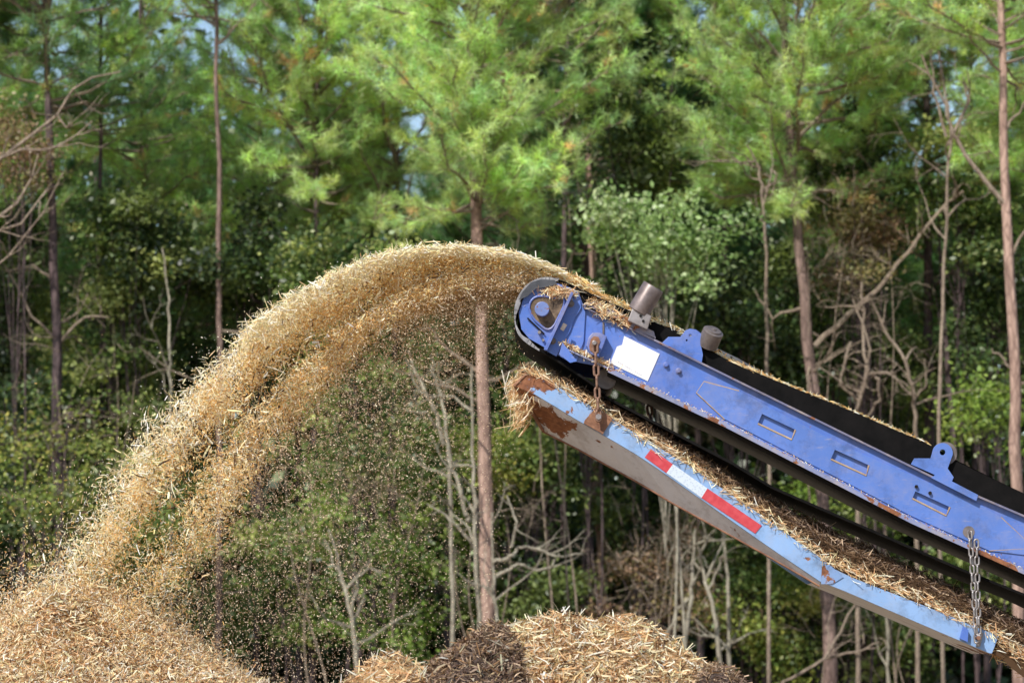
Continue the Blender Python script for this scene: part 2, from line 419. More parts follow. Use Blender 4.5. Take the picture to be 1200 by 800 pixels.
def crown_on(parent, pos, kind, scale, rz, tint):
    wm, nm = CROWNS[kind]
    a = bpy.data.objects.new("limbs", wm); b = bpy.data.objects.new("crown", nm)
    for o in (b, a):
        COL.objects.link(o)
        o.rotation_euler = (0, 0, rz); o.scale = scale
    b.parent = parent; b.location = np.array(pos) - wl(parent); b.color = (*tint, 1)
    a.parent = b; a.rotation_euler = (0, 0, 0); a.scale = (1, 1, 1)
    return b

def interp(line, x, k=1):
    xs = [p[0] for p in line]; ys = [p[k] for p in line]
    return float(np.interp(x, xs, ys))

def rand_branch(mb, p0, d0, length, r0, depth, droop=0.0, twigs=3, jit=0.27):
    n = 6; pts = [np.array(p0, float)]; d = unit(np.array(d0, float))
    for i in range(n - 1):
        d = unit(d + rng.normal(size=3) * jit + np.array([0, 0, -droop])); pts.append(pts[-1] + d * length / (n - 1))
    mb.tube(pts, [r0 * (1 - 0.75 * i / (n - 1)) for i in range(n)], 5 if depth else 4, False)
    if depth > 0:
        for _ in range(twigs):
            i = rng.integers(1, n - 1); t = unit(pts[i + 1] - pts[i]); s = unit(np.cross(t, rng.normal(size=3)))
            rand_branch(mb, pts[i], t * 0.75 + s * 0.8, length * rng.uniform(0.3, 0.55), r0 * 0.45, depth - 1, droop, twigs, jit)
    return pts

def pine(label, trace, wpx, Y, crown=None, barkm='bark_pine', group=None, stubs=5, top=None, deads=(), H=15.5, pair=None):
    """trace: photo points down the trunk from top to bottom; crown: (z of crown base, kind, scale xy, scale z, tint)"""
    pts = [P(a, b, Y) for a, b in trace]
    lo = pts[-1].copy(); lo[2] = -0.12; lo[0] += 0.25 * (pts[-1][0] - pts[-2][0])
    d = unit(pts[0] - pts[1]); hi = pts[0] + d * max(0.0, (H - pts[0][2]) / max(d[2], 0.3))
    line = [hi] + pts + [lo]
    dens = []
    for i in range(len(line) - 1):
        m = max(1, int(np.linalg.norm(line[i + 1] - line[i]) / 0.6))
        for j in range(m): dens.append(line[i] * (1 - j / m) + line[i + 1] * (j / m) + (np.array([rng.normal() * .012, rng.normal() * .02, 0])))
    dens.append(line[-1]); dens = dens[::-1]
    root = empty("pine_tree", (line[-1][0], Y, 0.0), label, "tree", group)
    r0 = wpx * M_PER_PX(Y) / 2
    mb = MB(); rad = [max(0.035, r0 * (1.12 - 0.75 * (p[2] / H) ** 1.3)) * (1.25 if p[2] < 0.25 else 1) for p in dens]
    mb.tube(dens, rad, 12, True, 0.10); mb.build("trunk", MAT[barkm], root, smooth=True)
    zz = [p[2] for p in dens]
    def at_z(z): return np.array([np.interp(z, zz, [p[0] for p in dens]), np.interp(z, zz, [p[1] for p in dens]), z])
    if crown:
        for (cz_, kind, sx, sz, tint) in (crown if isinstance(crown, list) else [crown]):
            crown_on(root, at_z(cz_), kind, (sx, sx, sz), rng.uniform(0, 6.28), tint)
    zc = (crown[0][0] if isinstance(crown, list) else crown[0]) if crown else H
    for k in range(stubs):
        z = rng.uniform(2.0, min(zc + 0.6, 11)); p = at_z(z); a = rng.uniform(0, 6.28)
        b = MB(); rand_branch(b, p, (math.cos(a), math.sin(a) * 0.8, rng.uniform(-0.1, 0.6)), rng.uniform(0.5, 1.7), 0.026, 1, 0.03, 2)
        b.build("dead_branch", MAT['deadwood'], root)
    for (pl, wp, tw) in deads:
        q = [P(a, b_, Y - 0.02 * i) for i, (a, b_) in enumerate(pl)]; n = len(q)
        b = MB(); w_ = wp * M_PER_PX(Y) / 2
        qq = []
        for i in range(n - 1):
            for j in range(3): qq.append(q[i] * (1 - j / 3) + q[i + 1] * (j / 3) + rng.normal(size=3) * 0.015)
        qq.append(q[-1]); n = len(qq)
        b.tube(qq, [w_ * (1 - 0.6 * i / (n - 1)) for i in range(n)], 6, True)
        for _ in range(tw):
            i = rng.integers(n // 4, n - 1); t = unit(qq[i] - qq[i - 1]); s = rng.normal(size=3); s[2] += 0.4
            rand_branch(b, qq[i], t * 0.7 + unit(s) * 0.8, rng.uniform(0.3, 1.0), w_ * 0.5, 1, 0, 2)
        b.build("dead_branch", MAT['deadwood'], root)
    return root

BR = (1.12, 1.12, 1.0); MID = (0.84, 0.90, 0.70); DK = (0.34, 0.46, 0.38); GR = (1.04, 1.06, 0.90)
pine("tall pine in the middle with a bare pinkish trunk behind the arc of chips", [(550, 0), (552, 120), (558, 240), (563, 330), (566, 450), (569, 600), (573, 738)], 16.5, 54,
     [(8.4, 0, 0.9, 0.95, BR)], stubs=3, deads=(([(559, 435), (513, 395), (498, 380)], 5, 1), ([(559, 468), (530, 455), (501, 447), (461, 432)], 4, 1)))
pine("slim pine with a straight reddish trunk and forked bare top above the spray", [(253, -20), (253, 90), (256, 190), (257, 330), (259, 420)], 8, 58,
     [(12.4, 3, 0.7, 0.7, GR)], 'bark_mid', stubs=4, deads=(([(254, 52), (285, 25), (300, 5)], 4, 2), ([(254, 30), (235, 20), (214, 2)], 4, 2)))
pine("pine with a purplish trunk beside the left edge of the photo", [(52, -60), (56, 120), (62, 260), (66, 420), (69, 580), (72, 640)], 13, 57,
     [(10.8, 1, 1.0, 1.0, DK)], 'bark_dark', stubs=5, deads=(([(62, 330), (40, 310), (5, 318)], 4, 2), ([(67, 400), (40, 370), (5, 310)], 4, 1), ([(70, 402), (100, 370), (128, 372)], 4, 1)))
pine("thick pine leaning slightly, its forked limb rising behind the roller post", [(917, 0), (921, 100), (930, 200), (938, 285), (946, 400), (955, 470), (965, 600), (972, 740)], 15, 57,
     [(9.0, 2, 0.9, 0.9, GR)], 'bark_mid', stubs=6, deads=(([(954, 405), (992, 370), (1029, 336), (1064, 294), (1110, 236), (1129, 224)], 7, 3), ([(921, 70), (900, 60), (880, 43)], 7, 1), ([(922, 100), (895, 78), (872, 62)], 6, 1), ([(940, 360), (905, 372), (885, 340)], 4, 2)))
pine("straight mauve trunked pine rising just above the hinge bracket", [(1085, -20), (1087, 150), (1087, 300), (1089, 450), (1089, 640), (1089, 800)], 13, 60,
     [(10.2, 1, 0.95, 0.9, MID)], 'bark_dark', stubs=6, deads=(([(1090, 336), (1115, 320), (1142, 299)], 5, 1), ([(1094, 444), (1115, 430), (1136, 411)], 4, 1), ([(1090, 305), (1070, 296), (1055, 290)], 4, 1)))
pine("bright sunlit pine trunk at the right edge with bare pale limbs", [(1172, -20), (1175, 130), (1179, 240), (1186, 330), (1190, 420), (1191, 570), (1193, 700)], 14, 52,
     [(10.6, 3, 1.0, 0.9, GR)], stubs=4, deads=(([(1176, 240), (1131, 182), (1117, 155), (1109, 125), (1080, 64)], 6, 3), ([(1117, 155), (1137, 111), (1129, 95)], 4, 1), ([(1188, 437), (1175, 422), (1162, 408)], 4, 0), ([(1178, 150), (1195, 130), (1215, 100)], 4, 1), ([(1184, 300), (1200, 270), (1225, 250)], 4, 2), ([(1184, 262), (1176, 245), (1170, 235)], 4, 0)))
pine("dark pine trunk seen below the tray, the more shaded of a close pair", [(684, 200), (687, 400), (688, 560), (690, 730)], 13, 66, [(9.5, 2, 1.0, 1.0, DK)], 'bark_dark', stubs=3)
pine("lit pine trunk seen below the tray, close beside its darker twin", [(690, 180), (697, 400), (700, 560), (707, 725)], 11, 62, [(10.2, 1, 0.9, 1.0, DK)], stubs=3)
pine("pine trunk with pinkish bark low under the far end of the blue tray", [(950, 380), (962, 600), (968, 700), (975, 800)], 13, 66, None, stubs=2, H=9)
# crowns whose trunks hide behind foliage or chips
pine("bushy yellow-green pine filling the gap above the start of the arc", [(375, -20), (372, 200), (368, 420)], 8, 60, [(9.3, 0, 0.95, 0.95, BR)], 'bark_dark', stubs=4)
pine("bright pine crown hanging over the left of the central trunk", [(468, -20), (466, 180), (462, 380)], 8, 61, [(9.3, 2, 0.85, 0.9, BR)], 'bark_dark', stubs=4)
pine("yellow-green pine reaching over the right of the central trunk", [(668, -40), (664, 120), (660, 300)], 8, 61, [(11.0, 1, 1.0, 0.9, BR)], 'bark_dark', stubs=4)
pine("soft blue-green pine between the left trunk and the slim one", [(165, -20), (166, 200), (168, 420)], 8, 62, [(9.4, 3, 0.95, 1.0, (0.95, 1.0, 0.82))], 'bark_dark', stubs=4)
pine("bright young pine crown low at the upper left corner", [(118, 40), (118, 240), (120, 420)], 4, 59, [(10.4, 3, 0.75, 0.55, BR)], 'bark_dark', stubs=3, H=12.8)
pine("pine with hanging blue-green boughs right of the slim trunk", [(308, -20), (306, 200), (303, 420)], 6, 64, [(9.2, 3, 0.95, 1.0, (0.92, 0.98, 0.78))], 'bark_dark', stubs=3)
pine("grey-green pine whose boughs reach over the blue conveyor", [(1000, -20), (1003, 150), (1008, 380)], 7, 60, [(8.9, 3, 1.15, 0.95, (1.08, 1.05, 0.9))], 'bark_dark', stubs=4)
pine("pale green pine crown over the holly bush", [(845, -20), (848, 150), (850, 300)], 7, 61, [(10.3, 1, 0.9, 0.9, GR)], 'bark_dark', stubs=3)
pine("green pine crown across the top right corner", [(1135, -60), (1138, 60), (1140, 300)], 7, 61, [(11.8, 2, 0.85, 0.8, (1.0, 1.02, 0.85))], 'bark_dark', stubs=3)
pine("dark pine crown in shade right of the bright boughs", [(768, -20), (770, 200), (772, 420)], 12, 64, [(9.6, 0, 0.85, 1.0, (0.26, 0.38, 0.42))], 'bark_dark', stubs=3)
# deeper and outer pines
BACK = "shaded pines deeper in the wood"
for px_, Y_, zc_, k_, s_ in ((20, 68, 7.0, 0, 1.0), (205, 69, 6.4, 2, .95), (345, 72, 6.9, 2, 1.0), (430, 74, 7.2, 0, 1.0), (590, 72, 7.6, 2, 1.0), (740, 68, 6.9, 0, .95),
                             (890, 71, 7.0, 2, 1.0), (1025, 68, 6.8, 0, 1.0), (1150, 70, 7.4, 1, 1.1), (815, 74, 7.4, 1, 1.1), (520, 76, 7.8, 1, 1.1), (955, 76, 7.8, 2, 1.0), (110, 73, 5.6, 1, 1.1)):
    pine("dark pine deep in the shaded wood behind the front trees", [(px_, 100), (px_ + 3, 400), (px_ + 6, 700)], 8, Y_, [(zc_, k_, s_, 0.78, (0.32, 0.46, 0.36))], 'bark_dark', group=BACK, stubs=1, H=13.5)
EDGE = "pines beyond the sides of the photo"
for px_, Y_, zc_, k_ in ((-110, 57, 8.5, 0), (-230, 61, 8.0, 1), (-60, 63, 8.5, 2), (1290, 56, 9.0, 0), (1400, 60, 8.5, 2), (1260, 64, 8.6, 1)):
    pine("sunlit pine standing at the wood's edge beyond the frame", [(px_, 100), (px_ + 3, 400), (px_ + 6, 700)], 13, Y_, [(zc_, k_, 1.0, 0.95, MID)], group=EDGE, stubs=4)

# ------------------------------------------------------------------ broadleaf understory
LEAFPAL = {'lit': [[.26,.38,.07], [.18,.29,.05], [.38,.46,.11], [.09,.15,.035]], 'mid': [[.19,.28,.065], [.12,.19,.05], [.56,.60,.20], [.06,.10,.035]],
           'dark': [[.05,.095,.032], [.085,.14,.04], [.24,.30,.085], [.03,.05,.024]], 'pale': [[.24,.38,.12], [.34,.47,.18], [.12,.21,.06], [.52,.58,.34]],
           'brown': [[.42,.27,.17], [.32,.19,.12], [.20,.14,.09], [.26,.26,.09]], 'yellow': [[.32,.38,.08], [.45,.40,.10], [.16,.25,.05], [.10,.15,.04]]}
def broadleaf(label, cx, cy, rx, ry, Y, pal, n=3600, size=0.065, name="broadleaf_tree", clumps=None, barkm='bark_pale', stem=0.035, group=None, seeddx=0.0):
    c = P(cx, cy, Y); m = M_PER_PX(Y); rxm, rzm = rx * m, ry * m; rym = min(rxm, 1.6)
    root = empty(name, (c[0] + seeddx, Y, 0.0), label, "tree" if name == "broadleaf_tree" else "shrub", group)
    k = clumps or max(14, int(rxm * rzm * 16))
    if pal == 'pale': k = 34
    u = unit(rng.normal(size=(k, 3))) * (rng.random((k, 1)) ** 0.5) * rng.uniform(.75, 1.3, (k, 1))
    cl = c + u * np.array([rxm, rym, rzm]); cl = cl[cl[:, 2] > 0.15]; k = len(cl)
    w_ = rng.random(k) + 0.25; idx = rng.choice(k, n, p=w_ / w_.sum())
    C = cl[idx] + rng.normal(size=(n, 3)) * np.array([.24, .22, .15])
    C = C[C[:, 2] > 0.05]; idx = idx[:len(C)]
    pl = np.array(LEAFPAL[pal]); cc = pl[rng.integers(0, len(pl), k)]
    cols = (0.55 * cc[idx] + 0.45 * pl[rng.integers(0, len(pl), len(C))]) * (0.6 + 0.8 * rng.random((len(C), 1)))
    V, F, q = leaf_quads(C, size, cols)
    mb = MB(); base = np.array([c[0] + seeddx, Y, -0.1]); mid = c + np.array([0, 0, -0.3 * rzm])
    for s in range(2 if rxm > 0.8 else 1):
        b0 = base + np.array([0.25 * s, 0.1 * s, 0]); tp = c + np.array([rng.normal() * rxm * .3, 0, rzm * 0.6])
        tr = [b0 * (1 - t) + tp * t + np.array([math.sin(t * 5 + s) * 0.10, 0, 0]) for t in np.linspace(0, 1, 9)]
        mb.tube(tr, [stem * (1.2 - 0.8 * t) for t in np.linspace(0, 1, 9)], 7, False)
    mb.build("trunk", MAT[barkm], root, smooth=True)
    lm = MB()
    for i in rng.permutation(k)[:26]:
        t0 = rng.uniform(0.35, 0.95); a = base * (1 - t0) + (c + np.array([0, 0, rzm * 0.6])) * t0
        lm.tube([a, (a + cl[i]) / 2 + rng.normal(size=3) * 0.08, cl[i]], [stem * 0.4, stem * 0.28, 0.006], 4, False)
    fo = link("foliage", arr_mesh("foliage", V, F, q), MAT['leaves'], root)
    lm.build("limbs", MAT[barkm], root)
    return root

BL = [
 ("leafy green shrub with sunlit leaves at the far left under the purplish trunk", 50, 545, 95, 120, 55, 'yellow', 1500, .06),
 ("dark leafy tree in shade at the left edge", 15, 350, 70, 130, 62, 'dark', 4000, .08),
 ("dark bushy tree low at the left behind the sunlit leaves", 70, 540, 130, 120, 61, 'dark', 6500, .08),
 ("dark tree between the purplish trunk and the spray", 150, 500, 90, 110, 63, 'dark', 4500, .08),
 ("dark undergrowth under the middle of the tray", 760, 600, 100, 90, 63, 'dark', 5000, .08),
 ("dark undergrowth below the tray joint", 960, 680, 120, 100, 63, 'dark', 6000, .08),
 ("dark tree behind the snag over the beam", 960, 350, 80, 110, 63, 'dark', 5000, .08),
 ("shady tree with a few yellow-green leaves left of the thin grey stem", 135, 365, 80, 130, 61, 'mid', 4200, .08),
 ("dim leafy tree left of the top of the spray", 225, 430, 90, 110, 63, 'dark', 4200, .08),
 ("dim green tree under the slim reddish pine", 305, 330, 80, 90, 62, 'dark', 4000, .08),
 ("low green bush behind the left part of the spray", 170, 640, 110, 110, 60, 'mid', 3600, .08),
 ("green tree showing through the fine chips below the arc", 440, 500, 100, 100, 60, 'mid', 4600, .075),
 ("bright leafy bush left of the central trunk near the ground", 465, 655, 105, 105, 58, 'lit', 3300, .065),
 ("green bush seen through drifting chips above the left pile", 330, 670, 95, 105, 59, 'mid', 3600, .07),
 ("green leafy tree right behind the central trunk", 615, 560, 75, 115, 59, 'mid', 4200, .07),
 ("bright tree between the central trunk and the trunk pair", 640, 470, 55, 60, 60, 'yellow', 2200, .07),
 ("low dark bush behind the piles of mulch", 620, 700, 100, 80, 61, 'dark', 3400, .08),
 ("holly-like tree with pale shiny leaves above the head of the conveyor", 778, 288, 98, 66, 53, 'pale', 2900, .075),
 ("dark tree standing over the pale holly-like one", 740, 170, 85, 110, 61, 'dark', 5200, .08),
 ("dark tree with dull leaves behind the roller post", 860, 400, 90, 90, 61, 'dark', 4600, .08),
 ("rust-brown withered tree hanging by the purplish trunk at the left edge", 22, 190, 42, 95, 56, 'brown', 1500, .055),
 ("green tree filling the gap between the two left trunks", 165, 290, 80, 75, 60.5, 'dark', 3600, .08),
 ("green tree hanging behind the crest of the arc of chips", 400, 320, 90, 60, 60.5, 'mid', 3000, .08),
 ("mid green tree standing behind the label and lug", 690, 400, 70, 80, 60.5, 'dark', 3000, .08),
 ("green bush between the brown brush and the tray joint", 875, 640, 70, 80, 60.5, 'mid', 2600, .08),
 ("green tree behind the bare sapling by the sunlit trunk", 1120, 240, 70, 80, 60.5, 'mid', 2800, .08),
 ("dull green tree right of the thick leaning pine", 1010, 200, 70, 80, 61.5, 'dark', 3000, .08),
 ("thicket of withered reddish brown leaves over the conveyor beam", 1010, 275, 75, 60, 58, 'brown', 2000, .06),
 ("brown withered brush below the striped tray", 790, 680, 90, 95, 58, 'brown', 2400, .055),
 ("small bush with bright leaves above the hinge bracket", 1155, 490, 55, 45, 56, 'lit', 800, .08),
 ("dark tree left of the hinge bracket", 1030, 430, 80, 80, 62, 'dark', 4200, .08),
 ("dark tree right at the edge behind the sunlit trunk", 1165, 350, 75, 120, 61, 'dark', 4400, .08),
 ("yellow-green bush low below the middle of the tray", 900, 735, 95, 60, 58, 'yellow', 2200, .075),
 ("dim bush low below the far end of the tray", 1060, 745, 100, 70, 59, 'mid', 2600, .08),
 ("light bush in the gap under the conveyor beam", 1010, 590, 110, 60, 59, 'lit', 1800, .07),
 ("leafy bush just under the nose of the tray", 560, 540, 50, 60, 58, 'yellow', 1500, .06),
 ("shaded tree at the lower right corner", 1180, 680, 70, 110, 60, 'mid', 3000, .08),
 ("green tree behind the nose of the conveyor", 640, 400, 70, 70, 63, 'dark', 3200, .08),
]
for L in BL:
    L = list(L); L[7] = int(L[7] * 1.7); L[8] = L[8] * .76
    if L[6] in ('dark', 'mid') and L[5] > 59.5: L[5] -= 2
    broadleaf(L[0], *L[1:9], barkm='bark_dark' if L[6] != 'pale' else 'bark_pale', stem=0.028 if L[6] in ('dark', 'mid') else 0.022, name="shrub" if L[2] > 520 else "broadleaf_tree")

# pale stems and dead saplings
def stem_tree(label, traces, Y, name="sapling", barkm='bark_pale', twigs=5, group=None, part="stem"):
    """traces: list of (points, width px); the first is the main stem, run down to the ground"""
    first = traces[0][0]; base = P(*first[-1], Y); root = empty(name, (base[0], Y, 0.0), label, "tree", group)
    for ti, (pl, wp) in enumerate(traces):
        q = [P(a, b, Y) + np.array([0, 0.1 * math.sin(i * 2 + ti), 0]) for i, (a, b) in enumerate(pl)]
        if ti == 0: e = q[-1].copy(); e[2] = -0.1; q.append(e)
        q = q[::-1] if ti == 0 else q
        qq = []
        for i in range(len(q) - 1):
            for j in range(4): qq.append(q[i] * (1 - j / 4) + q[i + 1] * (j / 4) + rng.normal(size=3) * 0.012)
        qq.append(q[-1]); n = len(qq); r = wp * M_PER_PX(Y) / 2
        mb = MB(); mb.tube(qq, [r * (1 - 0.6 * i / (n - 1)) for i in range(n)], 7, True)
        if ti: 
            for _ in range(2):
                i = rng.integers(n // 3, n); rand_branch(mb, qq[i - 1], unit(qq[i - 1] - qq[i - 2]) + rng.normal(size=3) * .6, rng.uniform(.3, .9), r * .4, 1, 0, 2)
            mb.build("branch", MAT[barkm], root)
        else:
            mb.build("stem", MAT[barkm], root, smooth=True)
            for _ in range(twigs):
                i = rng.integers(n // 3, n - 1); s = rng.normal(size=3); s[2] = abs(s[2]) * .6; s[1] *= .5
                b = MB(); rand_branch(b, qq[i], unit(s) + np.array([0, 0, .4]), rng.uniform(.5, 1.5), r * .5, 2, 0, 2); b.build("branch", MAT[barkm], root)
stem_tree("pale thin sapling close to the left of the central pine trunk", [([(553, 430), (554, 530), (556, 605), (558, 672), (562, 734)], 7), ([(550, 610), (546, 601), (535, 560), (525, 538), (522, 500)], 6), ([(556, 640), (530, 610), (500, 590)], 4)], 53)
stem_tree("forked pale sapling under the arc of chips", [([(505, 427), (515, 460), (523, 490), (528, 560), (530, 700)], 6), ([(520, 520), (513, 487), (498, 458), (484, 429), (478, 410)], 6), ([(510, 500), (500, 485), (475, 480)], 4)], 55)
stem_tree("thin blue-grey stem standing before the dark trees left of the spray", [([(190, 290), (197, 350), (199, 400), (200, 450), (200, 600)], 5)], 57, barkm='bark_pale', twigs=2)
stem_tree("pale slanting sapling behind the light mulch pile", [([(815, 620), (813, 660), (809, 700), (802, 763)], 7), ([(808, 700), (790, 720), (775, 760)], 4)], 55)
stem_tree("greyish sapling leaning left just right of the pale slanting one", [([(818, 640), (824, 670), (837, 717), (844, 776)], 7), ([(830, 690), (845, 660), (850, 640)], 3)], 56)
stem_tree("thin upright white stem behind the right end of the mulch pile", [([(848, 600), (850, 650), (853, 700), (854, 780)], 6)], 57, twigs=3)
stem_tree("thin pale stem low under the tray's far end", [([(1030, 640), (1036, 690), (1038, 717), (1041, 800)], 5)], 57, twigs=4)
stem_tree("crooked pale branches of a dead sapling low right of the central trunk", [([(577, 600), (577, 659), (579, 690), (582, 740)], 5), ([(577, 659), (588, 655), (600, 651), (606, 642), (625, 640), (650, 652), (683, 649)], 5), ([(579, 676), (594, 668), (608, 661), (628, 668), (646, 665), (655, 648)], 5), ([(600, 640), (606, 612), (594, 580)], 4)], 53)
stem_tree("bleached dead snag with twisted limbs above the conveyor's upper edge", [([(1010, 330), (1012, 397), (1017, 432), (1010, 460), (1004, 490)], 6), ([(1008, 470), (985, 450), (990, 420), (998, 400)], 5), ([(1016, 432), (1030, 445), (1030, 470), (1015, 490)], 5), ([(1005, 480), (1020, 410), (1000, 350)], 4)], 55, name="dead_sapling", barkm='deadwood')
stem_tree("bare forked dead sapling right beside the twisted snag", [([(1020, 350), (1038, 386), (1061, 423), (1071, 463), (1074, 512)], 6), ([(1071, 463), (1045, 440), (1025, 432)], 4), ([(1072, 470), (1085, 450), (1083, 420)], 3)], 55, name="dead_sapling", barkm='deadwood')
stem_tree("fallen grey limb lying in the brush below the tray joint", [([(1005, 700), (986, 740), (966, 771), (917, 800)], 5), ([(966, 771), (1000, 765), (1030, 752)], 4)], 55, name="dead_sapling", barkm='deadwood', twigs=2)
stem_tree("dry twiggy sapling with curled branches under the grey-green pine", [([(875, 170), (890, 195), (893, 225), (897, 300), (900, 420)], 5), ([(893, 225), (905, 215), (910, 205), (903, 198)], 4), ([(880, 190), (870, 180)], 3)], 54, name="dead_sapling", barkm='deadwood')
stem_tree("bare brown sapling left of the sunlit trunk with upswept branches", [([(1100, 60), (1108, 100), (1113, 150), (1110, 230), (1106, 330), (1100, 480)], 5), ([(1110, 160), (1095, 110), (1090, 60)], 4), ([(1112, 170), (1135, 120), (1128, 90)], 4)], 54, name="dead_sapling", barkm='deadwood')
stem_tree("grey crooked stem at the lower left of the central trunk", [([(385, 620), (402, 680), (412, 720), (420, 790)], 7), ([(404, 690), (430, 665), (450, 670)], 4)], 56)
# near bare boughs entering at the left
def left_boughs():
    Y = 47; base = P(-60, 400, Y)
    root = empty("bare_tree", (base[0], Y, 0), "leafless tree at the left edge with pale arching boughs", "tree")
    mb = MB(); mb.tube([(base[0], Y, -0.1), (base[0] + .1, Y, 3), P(-50, 300, Y), P(-45, 100, Y), P(-60, -80, Y)], [.16, .14, .12, .09, .05], 10); mb.build("trunk", MAT['bark_pine'], root, smooth=True)
    for pl, wp in (([(-48, 215), (0, 186), (35, 160), (67, 135), (85, 105), (108, 91), (142, 84)], 5), ([(-10, 190), (25, 175), (50, 176), (67, 172), (90, 158), (108, 142)], 4),
                   ([(-48, 290), (0, 253), (20, 238), (37, 209), (45, 180)], 5), ([(-48, 300), (0, 270), (25, 262), (45, 235), (60, 215)], 4), ([(67, 135), (78, 150), (85, 145)], 3), ([(-40, 340), (10, 300), (50, 250), (75, 200)], 3)):
        q = [P(a, b, Y) for a, b in pl]; n = len(q); b = MB(); r = wp * M_PER_PX(Y) / 2
        b.tube(q, [r * (1 - .65 * i / (n - 1)) for i in range(n)], 6)
        for _ in range(4):
            i = rng.integers(1, n - 1); rand_branch(b, q[i], unit(q[i + 1] - q[i]) + rng.normal(size=3) * .5, rng.uniform(.25, .8), r * .45, 1, 0, 2)
        b.build("branch", MAT['deadwood'], root)
left_boughs()
# tangled dry brush
def brush(label, cx, cy, rx, ry, Y, n):
    c = P(cx, cy, Y); root = empty("dry_brush", (c[0], Y, 0), label, "brush"); m = M_PER_PX(Y)
    for i in range(n):
        mb = MB()
        p = c + np.array([rng.normal() * rx * m * .5, rng.normal() * .5, rng.normal() * ry * m * .5]); p[2] = max(.1, p[2])
        rand_branch(mb, p, (rng.normal() * .7, rng.normal() * .3, rng.normal() * .6 + .3), rng.uniform(.4, 1.1), rng.uniform(.004, .011), 2, 0, 3, .34); mb.build("twig", MAT['deadwood'], root)
    for i in range(3):
        st = MB()
        x = c[0] + rng.normal() * rx * m * .4; lean = rng.normal() * .5; tp = c[2] + ry * m * .4
        st.tube([(x + lean * t + .10 * math.sin(t * 7 + i), Y + .1 * math.sin(t * 5), -.1 + (tp + .1) * t) for t in np.linspace(0, 1, 12)], [.022 - .016 * t for t in np.linspace(0, 1, 12)], 5); st.build("stem", MAT['deadwood'], root)
brush("tangle of dry brown twigs behind the right side of the light pile", 770, 660, 80, 85, 57, 64)
brush("grey bare brush seen through the drifting chips below the arc", 430, 590, 80, 100, 57, 44)
brush("thin dry brush left of the foot of the arc of chips", 90, 480, 90, 100, 56, 36)
brush("dead twigs crossing behind the central trunk near its foot", 590, 640, 60, 70, 56, 26)
brush("bare twig tangle above the middle of the blue beam", 1000, 330, 90, 110, 57, 70)
brush("dry twigs hanging around the dark trunks at the left", 110, 300, 90, 110, 60, 50)
brush("dry twigs below the right crown of the central pine", 650, 230, 55, 70, 56, 26)
brush("dead brown brush low at the lower right", 1000, 730, 110, 60, 57, 30)

# ------------------------------------------------------------------ the conveyor
def q3(px, py, y, Yp=20.0):
    a = P(px, py, Yp); return np.array([a[0], y, a[2]])
EXT = 1750                                                      # the frame runs on past the photo's right edge
TOP = [(682, 357), (860, 445), (1090, 558), (1200, 605), (EXT, 873)]
BOT = [(660, 407), (712, 431), (850, 496), (1067, 608), (1200, 668), (EXT, 938)]
def line_px(line, x0, x1, step=60):
    xs = sorted(set([x0, x1] + [p[0] for p in line if x0 < p[0] < x1] + list(np.arange(x0, x1, step))))
    return [(x, interp(line, x)) for x in xs]
cl = q3(1150, 640, 20.0)
conv = empty("belt_conveyor", (cl[0], 20.5, 0.0), "blue belt conveyor boom rising to the left, shredded wood flying off its end", "conveyor")
HOLES = [[(893, 485), (932, 503.6), (927.5, 515), (888, 496.4)], [(978.4, 527), (1018, 545), (1015, 557), (973.5, 538)], [(1072.7, 575.5), (1113, 594), (1108.6, 604), (1069, 584)]]
def side_frame(yf, yb, holes):
    mb = MB()
    outer = [(672, 349), (682, 357)] + TOP[1:] + BOT[::-1][:-1] + [(676, 424), (655, 400)]
    mb.pprism(outer, yf, yb, holes)
    return mb
sf = side_frame(20.0, 20.012, HOLES).build("side_frame", MAT['blue'], conv)
side_frame(20.988, 21.0, []).build("side_frame", MAT['blue_worn'], conv)
# raised strengthening plate with its pointed left end, pierced by the same slots
mb = MB(); up = lambda x: interp(TOP, x) + 13; dn_ = lambda x: interp(BOT, x) - 4
mb.pprism([(816, 460), (825, 447), (866, 458), (930, up(930)), (1010, up(1010)), (1150, 592), (1173, 606), (1200, 630), (1212, 642), (1200, 650), (1159, 645), (1067, dn_(1067)), (950, dn_(950)), (849, 491)], 19.992, 20.0, HOLES)
mb.build("strengthening_plate", MAT['blue_plate'], conv, bevel=0.0015)
for run in ([(866, 458), (825, 447), (816, 460), (849, 491)], [(1173, 606), (1212, 642), (1159, 645)]):
    mb = MB(); mb.tube([q3(*p, 19.995) for p in run], 0.004, 6); mb.build("weld_bead", MAT['weld'], conv)
for h in HOLES:
    mb = MB(); mb.tube([q3(*h[k_], 19.993) for k_ in (1, 2, 3)], 0.006, 6); mb.build("weld_bead", MAT['weld'], conv)
for h in HOLES:                                                  # a pocket plate closes each slot
    cx = sum(p[0] for p in h) / 4; cy = sum(p[1] for p in h) / 4
    mb = MB(); mb.pprism([(cx + (x - cx) * 1.35, cy + (y - cy) * 1.8) for x, y in h], 20.017, 20.023)
    mb.build("slot_pocket", MAT['blue_plate'], conv)
